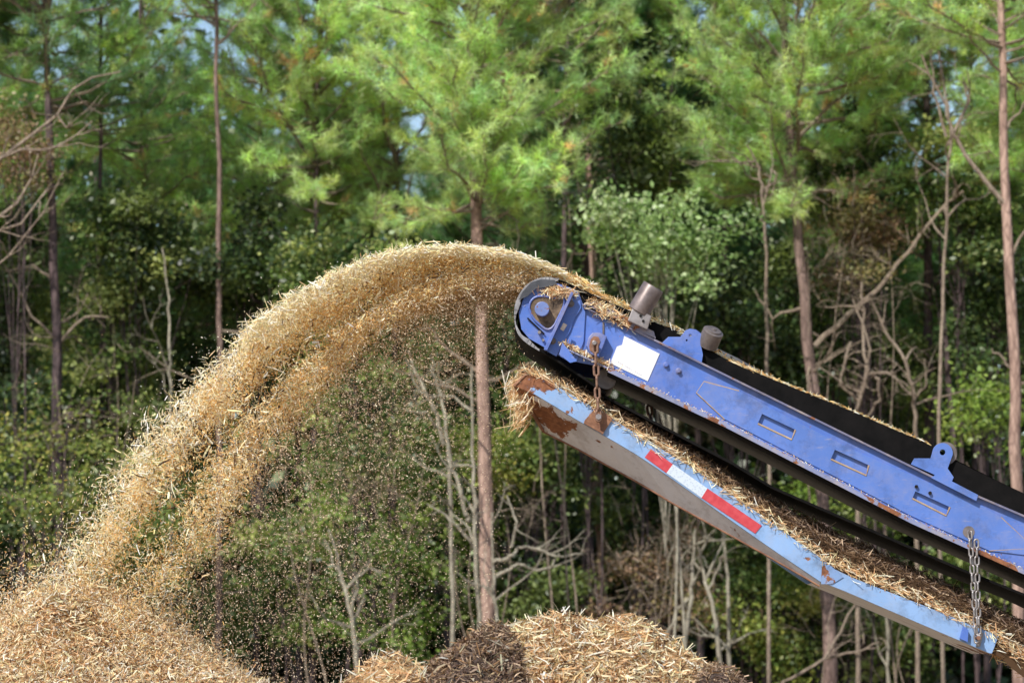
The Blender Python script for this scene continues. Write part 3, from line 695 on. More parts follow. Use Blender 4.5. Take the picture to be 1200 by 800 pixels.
# top flanges and bottom lips
tl = line_px(TOP, 682, EXT); bl = line_px(BOT, 664, EXT)
for ya, yb in ((19.962, 20.0), (21.0, 21.03)):
    mb = MB()
    mb.pprism([(x, y - 1.2) for x, y in tl] + [(x, y + 1.2) for x, y in tl[::-1]], ya, yb); mb.build("top_flange", MAT['flange'], conv)
mb = MB(); mb.pprism([(x, y) for x, y in bl] + [(x, y + 1.6) for x, y in bl[::-1]], 19.955, 20.002); mb.pprism([(x, y) for x, y in bl if x > 700] + [(x, y + 5.5) for x, y in bl[::-1] if x > 700], 19.947, 19.955)
mb.build("bottom_flange", paint("dusty_lip_paint", (0.22, 0.25, 0.42), 0.53, 0.8), conv)
mb = MB(); mb.strip([q3(x, y + 2, 20.012) for x, y in bl if x > 676], [q3(x, y + 2, 20.99) for x, y in bl if x > 676])
mb.strip([q3(x, y + 4, 20.012) for x, y in bl if x > 676], [q3(x, y + 4, 20.99) for x, y in bl if x > 676])
mb.pprism([(x, y + 3) for x, y in bl if x > 676] + [(x, y + 9) for x, y in bl[::-1] if x > 676], 20.06, 20.07)
mb.build("belly_plate", MAT['black_steel'], conv)
# belt: loop round the head pulley
WRAP = [(740, 365), (705, 350), (678, 337), (655, 327), (637, 325), (619, 332), (607, 347), (602, 366), (605, 389), (615, 401), (632, 411), (672, 436), (709, 462)]
RET = [(709, 462), (860, 541), (906, 569), (1130, 666), (1200, 694), (EXT, 955)]
rl = line_px(RET, 709, EXT)
mb = MB()
def belt_strip(line, y0, y1, th, tear=0.0):
    a0 = []; a1 = []; b0 = []; b1 = []
    for i, (x, y) in enumerate(line):
        p = line[max(0, i - 1)]; n = line[min(len(line) - 1, i + 1)]; tx, ty = n[0] - p[0], n[1] - p[1]; l = math.hypot(tx, ty)
        nx, ny = -ty / l * th, tx / l * th; e = random.uniform(-tear, tear)
        a0.append(q3(x, y, y0 + e)); a1.append(q3(x, y, y1)); b0.append(q3(x + nx, y + ny, y0 + e)); b1.append(q3(x + nx, y + ny, y1))
    mb.strip(a0, a1); mb.strip(b0, b1); mb.strip(a0, b0); mb.strip(a1, b1)
def smooth_line(L, k=3):
    for _ in range(k):
        q = [L[0]]
        for i in range(len(L) - 1): q += [(L[i][0] * .75 + L[i + 1][0] * .25, L[i][1] * .75 + L[i + 1][1] * .25), (L[i][0] * .25 + L[i + 1][0] * .75, L[i][1] * .25 + L[i + 1][1] * .75)]
        q.append(L[-1]); L = q
    return L
belt_strip(smooth_line(WRAP, 2), 19.99, 20.95, -2.5, 0.006); belt_strip(rl, 20.05, 20.95, 3.0)
# carrying run: trough with raised edges
EDGE_L = [(640, 329), (669, 334), (738, 364), (798, 389), (860, 425), (1000, 481), (1090, 520), (1119, 538), (1200, 577), (EXT, 830)]
cr = line_px(EDGE_L, 669, EXT, 30)
prof = [(20.03, 0.0), (20.12, -0.055), (20.28, -0.12), (20.72, -0.12), (20.88, -0.055), (20.97, 0.0)]
rows = [[q3(x, y, yy) + np.array([0, 0, dz * min(1, (x - 650) / 60 + .2) + random.uniform(-.003, .003)]) for x, y in cr] for yy, dz in prof]
for a, b in zip(rows[:-1], rows[1:]): mb.strip(a, b)
mb.build("belt", MAT['rubber'], conv)
mb = MB(); mb.pprism([(x, y + 1) for x, y in cr] + [(x, interp(TOP, max(x, 682)) + 2) for x, y in cr[::-1]], 20.014, 20.022)
mb.build("skirt", MAT['rubber'], conv)
# worn grey belt edge torn loose round the head plate
mb = MB(); edge = smooth_line(WRAP[3:11], 2); ln_o = []; ln_i = []
for i, (x, y) in enumerate(edge):
    dx, dy = x - 638, y - 366; l = math.hypot(dx, dy); w_ = 3.0 + 1.5 * math.sin(i * 0.55) + random.uniform(-.9, .9)
    ln_o.append((x + dx / l * 0.6, y + dy / l * 0.6)); ln_i.append((x - dx / l * w_, y - dy / l * w_))
for i in range(len(edge) - 1):
    mb.pprism([ln_o[i], ln_o[i + 1], ln_i[i + 1], ln_i[i]], 19.972 + 0.008 * math.sin(i * .7), 19.982 + 0.008 * math.sin(i * .7))
mb.build("belt_edge", MAT['rubber_gray'], conv)
mb = MB(); mb.pprism([(612, 343), (622, 332), (634, 328), (650, 329), (653, 334), (640, 337), (628, 339), (618, 348), (608, 352)], 19.955, 19.963); mb.build("torn_rubber_flap", simple("torn_gray_rubber", (0.025, 0.028, 0.035), (0.09, 0.095, 0.11), 12, 0.8, 0, 0.6), conv)
# ribbed grey rubber on the far edge of the load
mb = MB()
far = [(835, 402), (845, 401), (870, 413), (895, 427), (905, 434), (917, 443), (914, 446), (900, 440), (880, 431), (850, 416)]
mb.pprism(far, 20.40, 20.43)
mb.build("chevron_strip", simple("grey_belt_top", (0.06, 0.065, 0.075), (0.15, 0.155, 0.17), 12, 0.8), conv)
for x in (853, 868, 884, 900): 
    mb = MB(); y = interp([(845, 401), (917, 443)], x); mb.pprism([(x - 7, y - 3), (x - 5.5, y - 3.4), (x + 6, y + 12), (x + 4.5, y + 12.5)], 20.385, 20.402); mb.build("chevron_rib", MAT['rubber'], conv)
# head plate, bearing and shaft
HP = [(678, 343), (665, 336), (652, 332), (638, 332), (623, 339), (613, 351), (608, 366), (611, 386), (620, 397), (634, 405), (669, 425), (676, 424), (684, 400), (686, 365)]
mb = MB(); mb.pprism(HP, 19.985, 20.0 - 0.001); hp = mb.build("head_plate", MAT['blue'], conv, bevel=0.002)
mb = MB(); mb.pprism(HP, 20.975, 20.985); mb.build("head_plate", MAT['blue_worn'], conv)
mb = MB(); mb.cyl(q3(638, 366, 20.03), q3(638, 366, 20.94), 0.155, 40); mb.build("head_pulley", MAT['steel_dark'], conv, smooth=True)
mb = MB(); mb.cyl(q3(711, 442, 20.12), q3(711, 442, 20.9), 0.06, 24); mb.build("snub_roller", MAT['steel_dark'], conv, smooth=True)
def ring_px(c, r0, r1, y0, y1, n=36, sq=1.0):
    mb = MB()
    for i in range(n):
        a, b = 2 * math.pi * i / n, 2 * math.pi * (i + 1) / n
        f = lambda r, t: (c[0] + r * math.cos(t), c[1] + r * math.sin(t) * sq)
        mb.pprism([f(r0, a), f(r1, a), f(r1, b), f(r0, b)], y0, y1)
    return mb
# pear-shaped dust pocket and its raised rim
pear = [(620, 362), (621, 354), (627, 348), (637, 347), (650, 350), (660, 347), (662, 356), (655, 371), (648, 384), (641, 387), (634, 382), (625, 374)]
pear = smooth_line(pear + [pear[0]], 1)[:-1]
mb = MB(); mb.pprism(pear, 19.979, 19.9845); mb.build("dust_pocket", MAT['dust'], conv)
mb = MB(); n = len(pear)
for i in range(n): mb.cyl(q3(*pear[i], 19.976), q3(*pear[(i + 1) % n], 19.976), 0.0065, 8)
mb.build("bearing_rim", MAT['blue_worn'], conv, smooth=True)
mb = MB(); mb.cyl(q3(635, 363.5, 19.915), q3(635, 363.5, 19.985), 0.043, 32); mb.build("shaft_end", paint("shaft_paint", (.15, .21, .46), .60, .3), conv, bevel=0.004)
mb = MB(); mb.cyl(q3(618, 373, 19.972), q3(638, 392, 19.972), 0.0045, 10); mb.build("grease_pipe", MAT['black_steel'], conv)
mb = MB(); mb.cyl(q3(632, 390, 19.955), q3(632, 390, 19.985), 0.010, 10); mb.cyl(q3(636.5, 399, 19.96), q3(636.5, 399, 19.985), 0.008, 10); mb.build("grease_nipple", MAT['steel'], conv)
# diagonal angle iron carrying the bearing
mb = MB(); mb.pprism([(669, 343.5), (672, 345), (641, 412), (637, 411)], 19.905, 19.985); mb.build("bearing_flange", MAT['blue_worn'], conv, bevel=0.002)
mb = MB(); mb.pprism([(672, 345), (680, 352), (681, 361), (673, 374), (668, 388), (660, 402), (652, 418), (641, 412)], 19.972, 19.9845); mb.build("bearing_flange", MAT['blue'], conv, bevel=0.0015)
for p in ((669, 356.5), (647.5, 400)):
    mb = MB(); mb.cyl(q3(*p, 19.945), q3(*p, 19.975), 0.013, 6); mb.cyl(q3(*p, 19.968), q3(*p, 19.973), 0.02, 20); mb.build("bolt", MAT['steel_dark'], conv)
mb = MB(); mb.pprism([(660, 380), (664.5, 382.5), (660, 390), (656, 387.5)], 19.895, 19.905); mb.build("clamp", MAT['steel_dark'], conv, bevel=0.001)
mb = MB(); mb.pprism([(659, 402), (676, 424), (668, 426), (655, 416)], 19.94, 19.955); mb.build("gusset", MAT['blue'], conv, bevel=0.001)
mb = MB(); mb.pprism([(706, 377), (708, 378), (708, 392), (706, 391)], 19.99, 19.9985); mb.build("weld_seam", MAT['steel_dark'], conv)
# chain lug on the beam
mb = MB(); mb.pprism([(687, 406), (689, 397), (694, 391), (703, 391), (711, 395), (706, 408), (701, 419), (692, 416)], 19.93, 20.0)
mb.build("chain_lug", MAT['blue_worn'], conv, bevel=0.004)
mb = MB(); mb.pprism([(690, 407), (692, 398), (696, 395), (701, 396), (703, 401), (700, 410), (697, 415), (691, 412)], 19.924, 19.9295); mb.build("lug_wear_plate", MAT['rust'], conv, bevel=0.001)
mb = MB(); mb.cyl(q3(696, 403.5, 19.885), q3(696, 403.5, 19.925), 0.014, 16); mb.build("lug_pin", MAT['steel'], conv, bevel=0.003)
# label with faded ink marks along its foot
LB = [(731.5, 393.6), (773, 414.5), (759, 446.5), (715, 425.5), (723, 406), (729, 404)]
mb = MB(); mb.pprism(LB, 19.9955, 19.999); lab = mb.build("label_plate", MAT['label'], conv)
mb = MB()
for i in range(13):
    t = (i + .5) / 15; x = 723 + (756 - 723) * t; y = 423.5 + (442 - 423.5) * t; s = random.uniform(.5, 1.1)
    if i in (3, 8): continue
    mb.pprism([(x, y - s), (x + 1.3, y - s + .6), (x + 1.1, y + .9), (x - .2, y + .4)], 19.9935, 19.995)
mb.build("faded_lettering", MAT['label_ink'], lab)
for p in ((780.5, 427.5), (795, 434.5)):
    mb = MB(); mb.cyl(q3(*p, 19.975), q3(*p, 20.0), 0.012, 16); mb.cyl(q3(*p, 19.992), q3(*p, 20.0), 0.018, 20); mb.build("bolt", MAT['blue_worn'], conv, bevel=0.002)
for p in ((1073.5, 570), (1089.5, 577.5)):
    mb = MB(); mb.cyl(q3(*p, 19.975), q3(*p, 19.992), 0.01, 12); mb.build("bolt", MAT['black_steel'], conv)
# guide roller post
ra, rb = q3(745, 371, 19.95), q3(765.5, 337, 19.93)
mb = MB(); mb.tube([ra + (rb - ra) * .12, ra + (rb - ra) * .14, ra + (rb - ra) * .97, rb], [0.058, 0.066, 0.066, 0.062], 36); gr = mb.build("guide_roller", simple("brown_tinged_steel", (.10, .075, .07), (.27, .22, .21), 9, 0.42, 0.35), conv, smooth=True)
mb = MB(); mb.pprism([(741, 362), (763, 372), (758, 388), (735, 377)], 19.90, 20.01); mb.build("roller_base", MAT['steel'], conv, bevel=0.004)
for p in ((750, 372), (753, 378)):
    mb = MB(); mb.cyl(q3(*p, 19.892), q3(*p, 19.902), 0.008, 12); mb.build("bolt", MAT['black_steel'], conv)
mb = MB(); mb.pprism([(683, 361), (695, 353), (766, 389), (768, 397)], 19.962, 20.0); mb.build("shelf_plate", MAT['flange'], conv)
# second, short roller
ra, rb = q3(829, 404, 20.02), q3(836, 388, 19.97)
mb = MB(); mb.tube([ra, ra + (rb - ra) * .96, rb], [0.062, 0.062, 0.056], 36); mb.build("guide_roller", MAT['steel_dark'], conv, smooth=True)
mb = MB(); d = unit(rb - ra); mb.cyl(rb - d * 0.002, rb + d * 0.008, 0.045, 30); mb.cyl(rb, rb + d * 0.014, 0.014, 16); mb.build("roller_cap", MAT['steel_dark'], conv, bevel=0.002)
# hinge ears
EAR = [(775.6, 402), (783, 395), (797, 395), (803, 387.5), (808, 385.5), (814, 386.5), (823, 393), (821, 404), (823.5, 416), (822, 425), (800, 415)]
h1 = [(808.5 + 1.8 * math.cos(t), 393 + 1.8 * math.sin(t)) for t in np.linspace(0, 6.28, 11)[:-1]]
h2 = [(804.5 + 1.2 * math.cos(t), 399 + 1.2 * math.sin(t)) for t in np.linspace(0, 6.28, 9)[:-1]]
mb = MB(); mb.pprism(EAR, 19.975, 19.990, [h1, h2]); mb.build("hinge_ear", MAT['blue'], conv, bevel=0.001)
mb = MB(); mb.pprism([(x + 2, y - 1) for x, y in EAR], 20.035, 20.05); mb.build("hinge_ear", MAT['blue_worn'], conv)
arc = [(1104 + 12 * math.cos(t), 531 + 12 * math.sin(t)) for t in np.linspace(-math.pi * 1.05, 0.15, 14)]
EAR2 = [(1067, 544), (1071, 537), (1090, 537)] + arc[1:] + [(1110, 549), (1117, 559), (1114, 566.5), (1092, 555)]
h3 = [(1104 + 3.4 * math.cos(t), 530 + 3.4 * math.sin(t)) for t in np.linspace(0, 6.28, 13)[:-1]]
mb = MB(); mb.pprism(EAR2, 19.975, 19.990, [h3]); mb.build("hinge_ear", MAT['blue_plate'], conv, bevel=0.001)
mb = ring_px((1108, 531), 9.5, 13.5, 20.0, 20.02); mb.build("hinge_ring", MAT['steel_dark'], conv)
mb = MB(); mb.pprism([(1097, 555), (1145, 580), (1143, 587), (1090, 560)], 19.955, 19.962); mb.build("flange_patch", MAT['blue_plate'], conv)
# far tail: pulley and stand, beyond the frame
mb = MB(); mb.cyl(q3(EXT - 25, 905, 19.95), q3(EXT - 25, 905, 21.05), 0.13, 30); mb.build("tail_pulley", MAT['steel_dark'], conv, smooth=True)
for y in (20.05, 20.95):
    for px in (1500, 1700):
        t = q3(px, interp(BOT, px), y); mb = MB(); mb.box((t[0], y, t[2] / 2), (0.09, 0.09, t[2] + 0.06)); mb.box((t[0], y, 0.01), (0.25, 0.2, 0.03)); mb.build("leg", MAT['blue_worn'], conv, bevel=0.004)

# ------------------------------------------------------------------ the tray slung below
TU = [(617.5, 437), (627, 437), (689, 474), (717, 490), (761, 518), (804, 543), (836, 565), (900, 609), (969, 659)]
TL = [(603, 452), (629, 463), (655, 479), (686, 498), (708, 510), (755, 538), (822, 585), (900, 640), (961, 681)]
TU2 = [(969, 662), (995, 675), (1100, 716), (1170, 745)]
TL2 = [(961, 681), (975, 686), (1119, 748), (1162, 766)]
TB = [(636, 501), (675, 521), (755, 566), (790, 588), (900, 650), (961, 686)]
tc_ = q3(880, 600, 20.4)
tray = empty("catch_tray", (tc_[0], 20.4, 0.0), "pale blue steel tray with red and white stripes slung on chains beneath the conveyor", "tray")
x_end = q3(603, 452, 20)[0] - tc_[0]
def left_rust(nt, ov):
    s = N(nt, "ShaderNodeSeparateXYZ"); nt.links.new(ov, s.inputs[0])
    mr = N(nt, "ShaderNodeMapRange"); mr.inputs['From Min'].default_value = x_end + 0.05; mr.inputs['From Max'].default_value = x_end + 0.62
    mr.inputs['To Min'].default_value = 0.26; mr.inputs['To Max'].default_value = 0.0; nt.links.new(s.outputs[0], mr.inputs['Value'])
    mr2 = N(nt, "ShaderNodeMapRange"); mr2.inputs['From Min'].default_value = q3(1090, 0, 20)[0] - tc_[0]; mr2.inputs['From Max'].default_value = q3(1150, 0, 20)[0] - tc_[0]
    mr2.inputs['To Min'].default_value = 0.0; mr2.inputs['To Max'].default_value = 0.17; nt.links.new(s.outputs[0], mr2.inputs['Value'])
    return math_(nt, 'ADD', mr.outputs[0], mr2.outputs[0])
def left_rust2(nt, ov): return math_(nt, 'MULTIPLY', left_rust(nt, ov), 1.15)
MAT['tray'] = paint("pale_blue_paint", (0.24, 0.39, 0.66), 0.68, 0.18, extra=left_rust)
MAT['tray_under'] = paint("grey_underside_paint", (0.70, 0.70, 0.76), 0.675, 0.15, extra=left_rust2)
def dense(line, n=14):
    xs = np.linspace(line[0][0], line[-1][0], n); return [(x, interp(line, x)) for x in xs]
n = 16
mb = MB(); A = dense(TU, n); B = dense(TL, n)
mb.pprism([(617.5, 439)] + A[1:] + B[::-1][:-1] + [(603, 452)], 20.0, 20.01)
mb.pprism(dense(TU2, 8) + dense(TL2, 8)[::-1], 19.994, 20.004)
mb.build("side_wall", MAT['tray'], tray, bevel=0.0012)
mb = MB()
lo0 = [q3(x, y + .3, 20.004) for x, y in dense(TL, n)]; lo1 = [q3(x, y, 20.004 + .30 * max(0.1, 1 - i / n)) for i, (x, y) in enumerate(dense(TB, n))]
mb.strip(lo0, lo1)
back = [q3(x, y - 17, 20.9) for x, y in dense(TB, n)]; mb.strip(lo1, back)
l2 = [q3(x, y, 20.0) for x, y in dense(TL2, 8)]; mb.strip(l2, [p + np.array([0, .9, 0]) for p in l2])
mb.build("underside", MAT['tray_under'], tray)
mb = MB(); mb.pprism([(617.5, 439)] + A[1:] + B[::-1][:-1] + [(603, 452)], 20.9, 20.91); mb.pprism(dense(TU2, 8) + dense(TL2, 8)[::-1], 20.9, 20.91)
mb.build("side_wall", MAT['tray'], tray)
# lip round the open nose
mb = MB(); e0, e1 = q3(603, 451, 20.0), q3(636, 500, 20.25); mb.tube([q3(617, 438, 20.0), e0, e1, q3(637, 486, 20.9)], [.008, .010, .010, .008], 8)
mb.build("nose_lip", MAT['rust'], tray)
mb = MB(); mb.tube([lo1[i] + np.array([0, -.003, -.002]) for i in range(n)], .006, 6); mb.build("bottom_edge", MAT['rust'], tray)
for pts, m, nm, in (([(703 + 60, 526), (788.5, 543.6), (781, 554), (755.5, 535.5)], 'red_tape', "red_stripe"), ([(788.5, 543.6), (829, 572), (822, 583), (781, 554)], 'white_tape', "white_stripe"), ([(829, 572), (892.6, 615.5), (885, 624.8), (822, 583)], 'red_tape', "red_stripe")):
    mb = MB(); mb.pprism(pts, 19.9955, 19.999); mb.build(nm, MAT[m], tray)
mb = MB(); mb.pprism([(699.5, 476), (718, 490.5), (708, 506), (685, 492.5)], 19.985, 19.999); mb.pprism([(685, 492.5), (708, 506), (706.5, 509), (684, 496)], 19.975, 19.999)
lp = mb.build("lug_plate", MAT['rust'], tray, bevel=0.001)
mb = MB(); mb.cyl(q3(701, 489, 19.93), q3(701, 489, 19.985), 0.011, 14); mb.cyl(q3(701, 489, 19.92), q3(701, 489, 19.935), 0.018, 6); mb.build("bolt", MAT['steel'], tray)
mb = MB(); mb.pprism([(963, 663), (972, 661), (988, 676), (975, 684), (962, 684)], 19.988, 19.9935); mb.build("joint_plate", paint("rusty_joint_paint", (0.2, 0.33, 0.6), 0.5, .2), tray)
mb = MB(); mb.pprism([(1128, 733), (1134, 738), (1133, 752), (1124, 748)], 19.96, 19.993); mb.build("chain_lug", MAT['blue'], tray, bevel=.001)
mb = MB(); mb.pprism([(1148, 741), (1152, 741), (1148, 757), (1143, 757)], 19.975, 19.993); mb.build("weld_bead", MAT['steel'], tray)

# ------------------------------------------------------------------ chains
def link_mesh(r, W, Lg):
    """one stadium link lying in its local x-z plane, long side along z"""
    mb = MB(); pts = []; hw = W / 2 - r; hl = Lg / 2 - W / 2
    for t in np.linspace(0, math.pi, 9): pts.append((hw * math.cos(t), 0, hl + hw * math.sin(t)))
    for t in np.linspace(math.pi, 2 * math.pi, 9): pts.append((hw * math.cos(t), 0, -hl + hw * math.sin(t)))
    n = len(pts); sides = 8; vs = []
    for i in range(n):
        d = unit(np.array(pts[(i + 1) % n]) - np.array(pts[i - 1])); a = np.array([0, 1.0, 0]); b = np.cross(d, a)
        for k in range(sides):
            t = 2 * math.pi * k / sides; vs.append(np.array(pts[i]) + r * (math.cos(t) * a + math.sin(t) * b))
    fs = [(i * sides + k, i * sides + (k + 1) % sides, ((i + 1) % n) * sides + (k + 1) % sides, ((i + 1) % n) * sides + k) for i in range(n) for k in range(sides)]
    me = bpy.data.meshes.new("chain_link"); me.from_pydata([tuple(v) for v in vs], [], fs)
    me.polygons.foreach_set('use_smooth', [True] * len(fs)); return me
def chain(label, a, b, r, W, Lg, m, group=None):
    a, b = np.array(a), np.array(b); me = link_mesh(r, W, Lg); me.materials.append(MAT[m])
    root = empty("hanging_chain", b, label, "chain", group)
    pitch = Lg - 2 * r * 1.05; n = max(2, int(round(np.linalg.norm(b - a) / pitch))); d = Vector(unit(a - b)); q = d.to_track_quat('Z', 'Y')
    for i in range(n + 1):
        p = a + (b - a) * i / n; o = bpy.data.objects.new("chain_link", me); COL.objects.link(o); o.parent = root
        o.location = Vector(p - b) ; o.rotation_mode = 'QUATERNION'
        from mathutils import Quaternion
        o.rotation_quaternion = q @ Quaternion((0, 0, 1), R(28 + 90 * (i % 2) + random.uniform(-9, 9)))
chain("rusty chain hanging from the nose of the conveyor to the brown plate", q3(697, 409, 19.9), q3(701, 488, 19.93), .0078, .042, .078, 'rust_chain')
chain("steel chain strand below the last slot, the one nearer the slots", q3(1135, 627, 19.935), q3(1143, 748, 19.955), .0062, .036, .062, 'galv_chain')
chain("steel chain strand below the last slot, the one farther from the slots", q3(1142.5, 637, 19.935), q3(1146, 748, 19.955), .0062, .036, .062, 'galv_chain')
chain("dark chain in the gap between beam and tray on the far side", q3(767, 455, 20.98), q3(775, 505, 20.95), .009, .045, .08, 'rust_chain')
mb = MB(); mb.cyl(q3(1135, 623, 19.925), q3(1135, 623, 20.0), 0.012, 12); mb.cyl(q3(1135, 623, 19.99), q3(1135, 623, 19.992), .035, 18); mb.build("lug_pin", MAT['steel_dark'], conv)
mb = MB(); mb.cyl(q3(1145, 747, 19.925), q3(1145, 747, 20.0), 0.012, 12); mb.build("chain_pin", MAT['rust'], tray)

# ------------------------------------------------------------------ wood on the belt, in the tray, in the air
def cloud(name, sets, label, cat, origin=(0, 20, 0), m='straw', group=None, kind='stuff'):
    V = []; F = []; C = []; b = 0
    for v, f, c in sets: V.append(v); F.append(f + b); C.append(c); b += len(v)
    o = link(name, arr_mesh(name, np.concatenate(V), np.concatenate(F), np.concatenate(C)), MAT[m], origin=origin)
    return tag(o, label, cat, group, kind)
def dirs(n, main=None, spread=1.0):
    d = rng.normal(size=(n, 3)) * spread
    if main is not None: d = d + np.asarray(main)
    return unit(d)
# tray bed: mulch ridge, conveyor's shade painted into its browns, sunlit fringe left light
FR = [(617, 434), (627, 436), (689, 472), (717, 489), (761, 517), (804, 542), (836, 564), (900, 608), (969, 658), (1100, 714), (1170, 746), (1200, 770), (1260, 800)]
BK = [(617, 430), (646, 434), (715, 466), (819, 527), (877, 568), (975, 615), (1060, 655), (1147, 696), (1200, 724), (1260, 752)]
xs = np.linspace(612, 1258, 70); mbv = []
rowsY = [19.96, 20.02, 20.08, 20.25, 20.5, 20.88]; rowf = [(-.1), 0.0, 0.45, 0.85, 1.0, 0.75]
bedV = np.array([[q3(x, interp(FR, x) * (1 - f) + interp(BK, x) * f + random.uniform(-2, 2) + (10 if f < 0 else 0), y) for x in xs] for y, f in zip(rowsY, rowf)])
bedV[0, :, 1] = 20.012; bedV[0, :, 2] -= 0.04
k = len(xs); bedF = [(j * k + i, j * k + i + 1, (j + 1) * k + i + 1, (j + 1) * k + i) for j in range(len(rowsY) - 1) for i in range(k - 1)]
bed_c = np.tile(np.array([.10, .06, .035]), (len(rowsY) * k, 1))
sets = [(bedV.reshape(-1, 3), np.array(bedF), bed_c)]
def on_bed(n, f0, f1, x0=612, x1=1258):
    x = rng.uniform(x0, x1, n); f = rng.uniform(f0, f1, n); out = np.empty((n, 3))
    yy = np.interp(f, [0, .45, .85, 1.0], [20.0, 20.08, 20.25, 20.5])
    for i in range(n): out[i] = q3(x[i], interp(FR, x[i]) * (1 - f[i]) + interp(BK, x[i]) * f[i], yy[i])
    return out
slope = np.array([0.88, 0, -0.47])
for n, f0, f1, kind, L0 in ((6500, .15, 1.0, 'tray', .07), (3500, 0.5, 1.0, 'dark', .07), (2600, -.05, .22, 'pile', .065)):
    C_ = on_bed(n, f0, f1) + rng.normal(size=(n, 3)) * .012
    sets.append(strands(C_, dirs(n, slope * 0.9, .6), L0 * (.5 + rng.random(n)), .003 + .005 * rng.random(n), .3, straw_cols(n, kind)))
# tuft hanging out of the nose
n = 1700; t = rng.random(n); s = rng.random(n)
C_ = np.array([q3(624 - 24 * a + 10 * b, 445 + 48 * b * (0.25 + .75 * a) - 8 * (1 - b) + 6 * a, 20.02 + .5 * random.random()) for a, b in zip(t, s)]) + rng.normal(size=(n, 3)) * .012
sets.append(strands(C_, dirs(n, (-.55, -.15, -.75), .45), .10 * (.4 + rng.random(n)), .003 + .005 * rng.random(n), .35, straw_cols(n, 'pile')))
n = 18
C_ = np.array([q3(rng.uniform(588, 608), rng.uniform(448, 500), 20.1) for _ in range(n)])
sets.append(strands(C_, dirs(n, (-.5, 0, -.9), .5), .2 * (.5 + rng.random(n)), .006, .5, straw_cols(n, 'pile')))
# spill past the tray's end
n = 900; C_ = np.array([q3(1165 + 70 * a, 752 + 42 * a + rng.normal() * 6, 20.0 + .3 * random.random()) for a in rng.random(n)])
sets.append(strands(C_, dirs(n, slope, .6), .08 * (.5 + rng.random(n)), .003 + .005 * rng.random(n), .3, straw_cols(n, 'pile')))
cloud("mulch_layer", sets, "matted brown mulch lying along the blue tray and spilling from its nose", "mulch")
# on the belt
sets = []
def along(line, n, x0, x1, up0, up1, y0, y1):
    x = rng.uniform(x0, x1, n); u = rng.uniform(up0, up1, n)
    return np.array([q3(a, interp(line, a) - b, c) for a, b, c in zip(x, u, rng.uniform(y0, y1, n))])
for n, x0, x1, u0, u1, y0, y1, L0 in ((5200, 640, 700, -2, 14, 20.0, 20.9, .07), (2600, 690, 745, -1, 7, 20.0, 20.9, .06), (1700, 740, 830, -2, 5, 20.0, 20.9, .05), (1500, 830, 910, -3, 3, 20.02, 20.4, .05), (800, 905, 1090, -2, 2, 20.02, 20.1, .03), (100, 1090, 1500, -2, 1, 20.02, 20.5, .03)):
    C_ = along(EDGE_L, n, x0, x1, u0, u1, y0, y1); sets.append(strands(C_, dirs(n, slope * 1.0, .55), L0 * (.5 + rng.random(n)), .003 + .005 * rng.random(n), .3, straw_cols(n, 'fresh')))
# wood packed in the trough
cr2 = line_px(EDGE_L, 645, 1240, 20); A_ = [q3(x, y + 4, 20.12) for x, y in cr2]; B_ = [q3(x, y + 2, 20.85) for x, y in cr2]; kk = len(cr2)
sets.append((np.array(A_ + B_), np.array([(i, i + 1, kk + i + 1, kk + i) for i in range(kk - 1)]), np.tile([.5, .33, .16], (2 * kk, 1))))
# heap caught on the bearing and on the flange
for n, (cx, cy), sx, sy, y0 in ((420, (655, 343), 10, 3.2, 19.95), (330, (704, 362), 9, 4.5, 19.955), (260, (722, 371), 10, 4, 19.955), (130, (672, 409), 9, 1.6, 19.955), (120, (700, 422), 14, 1.5, 19.95)):
    a = rng.normal(size=(n, 2)); C_ = np.array([q3(cx + sx * u, cy + sy * v + (u * sx * .48 if cy > 350 else u * 1.0), y0 + .03 * random.random()) for u, v in a])
    sets.append(strands(C_, dirs(n, (.5, 0, -.1), .6), .05 * (.5 + rng.random(n)), .003 + .004 * rng.random(n), .3, straw_cols(n, 'pile')))
# crumbs on the bottom flange
n = 700; x = rng.uniform(700, 1200, n); C_ = np.array([q3(a, interp(BOT, a) - 1 + rng.normal() * 1, 19.96 + .02 * random.random()) for a in x])
sets.append(strands(C_, dirs(n, slope, .8), .014 * (.4 + rng.random(n)), .004, .2, straw_cols(n, 'pile')))
cloud("shredded_wood", sets, "shredded wood riding on the black belt and caught on the blue frame", "wood chips")

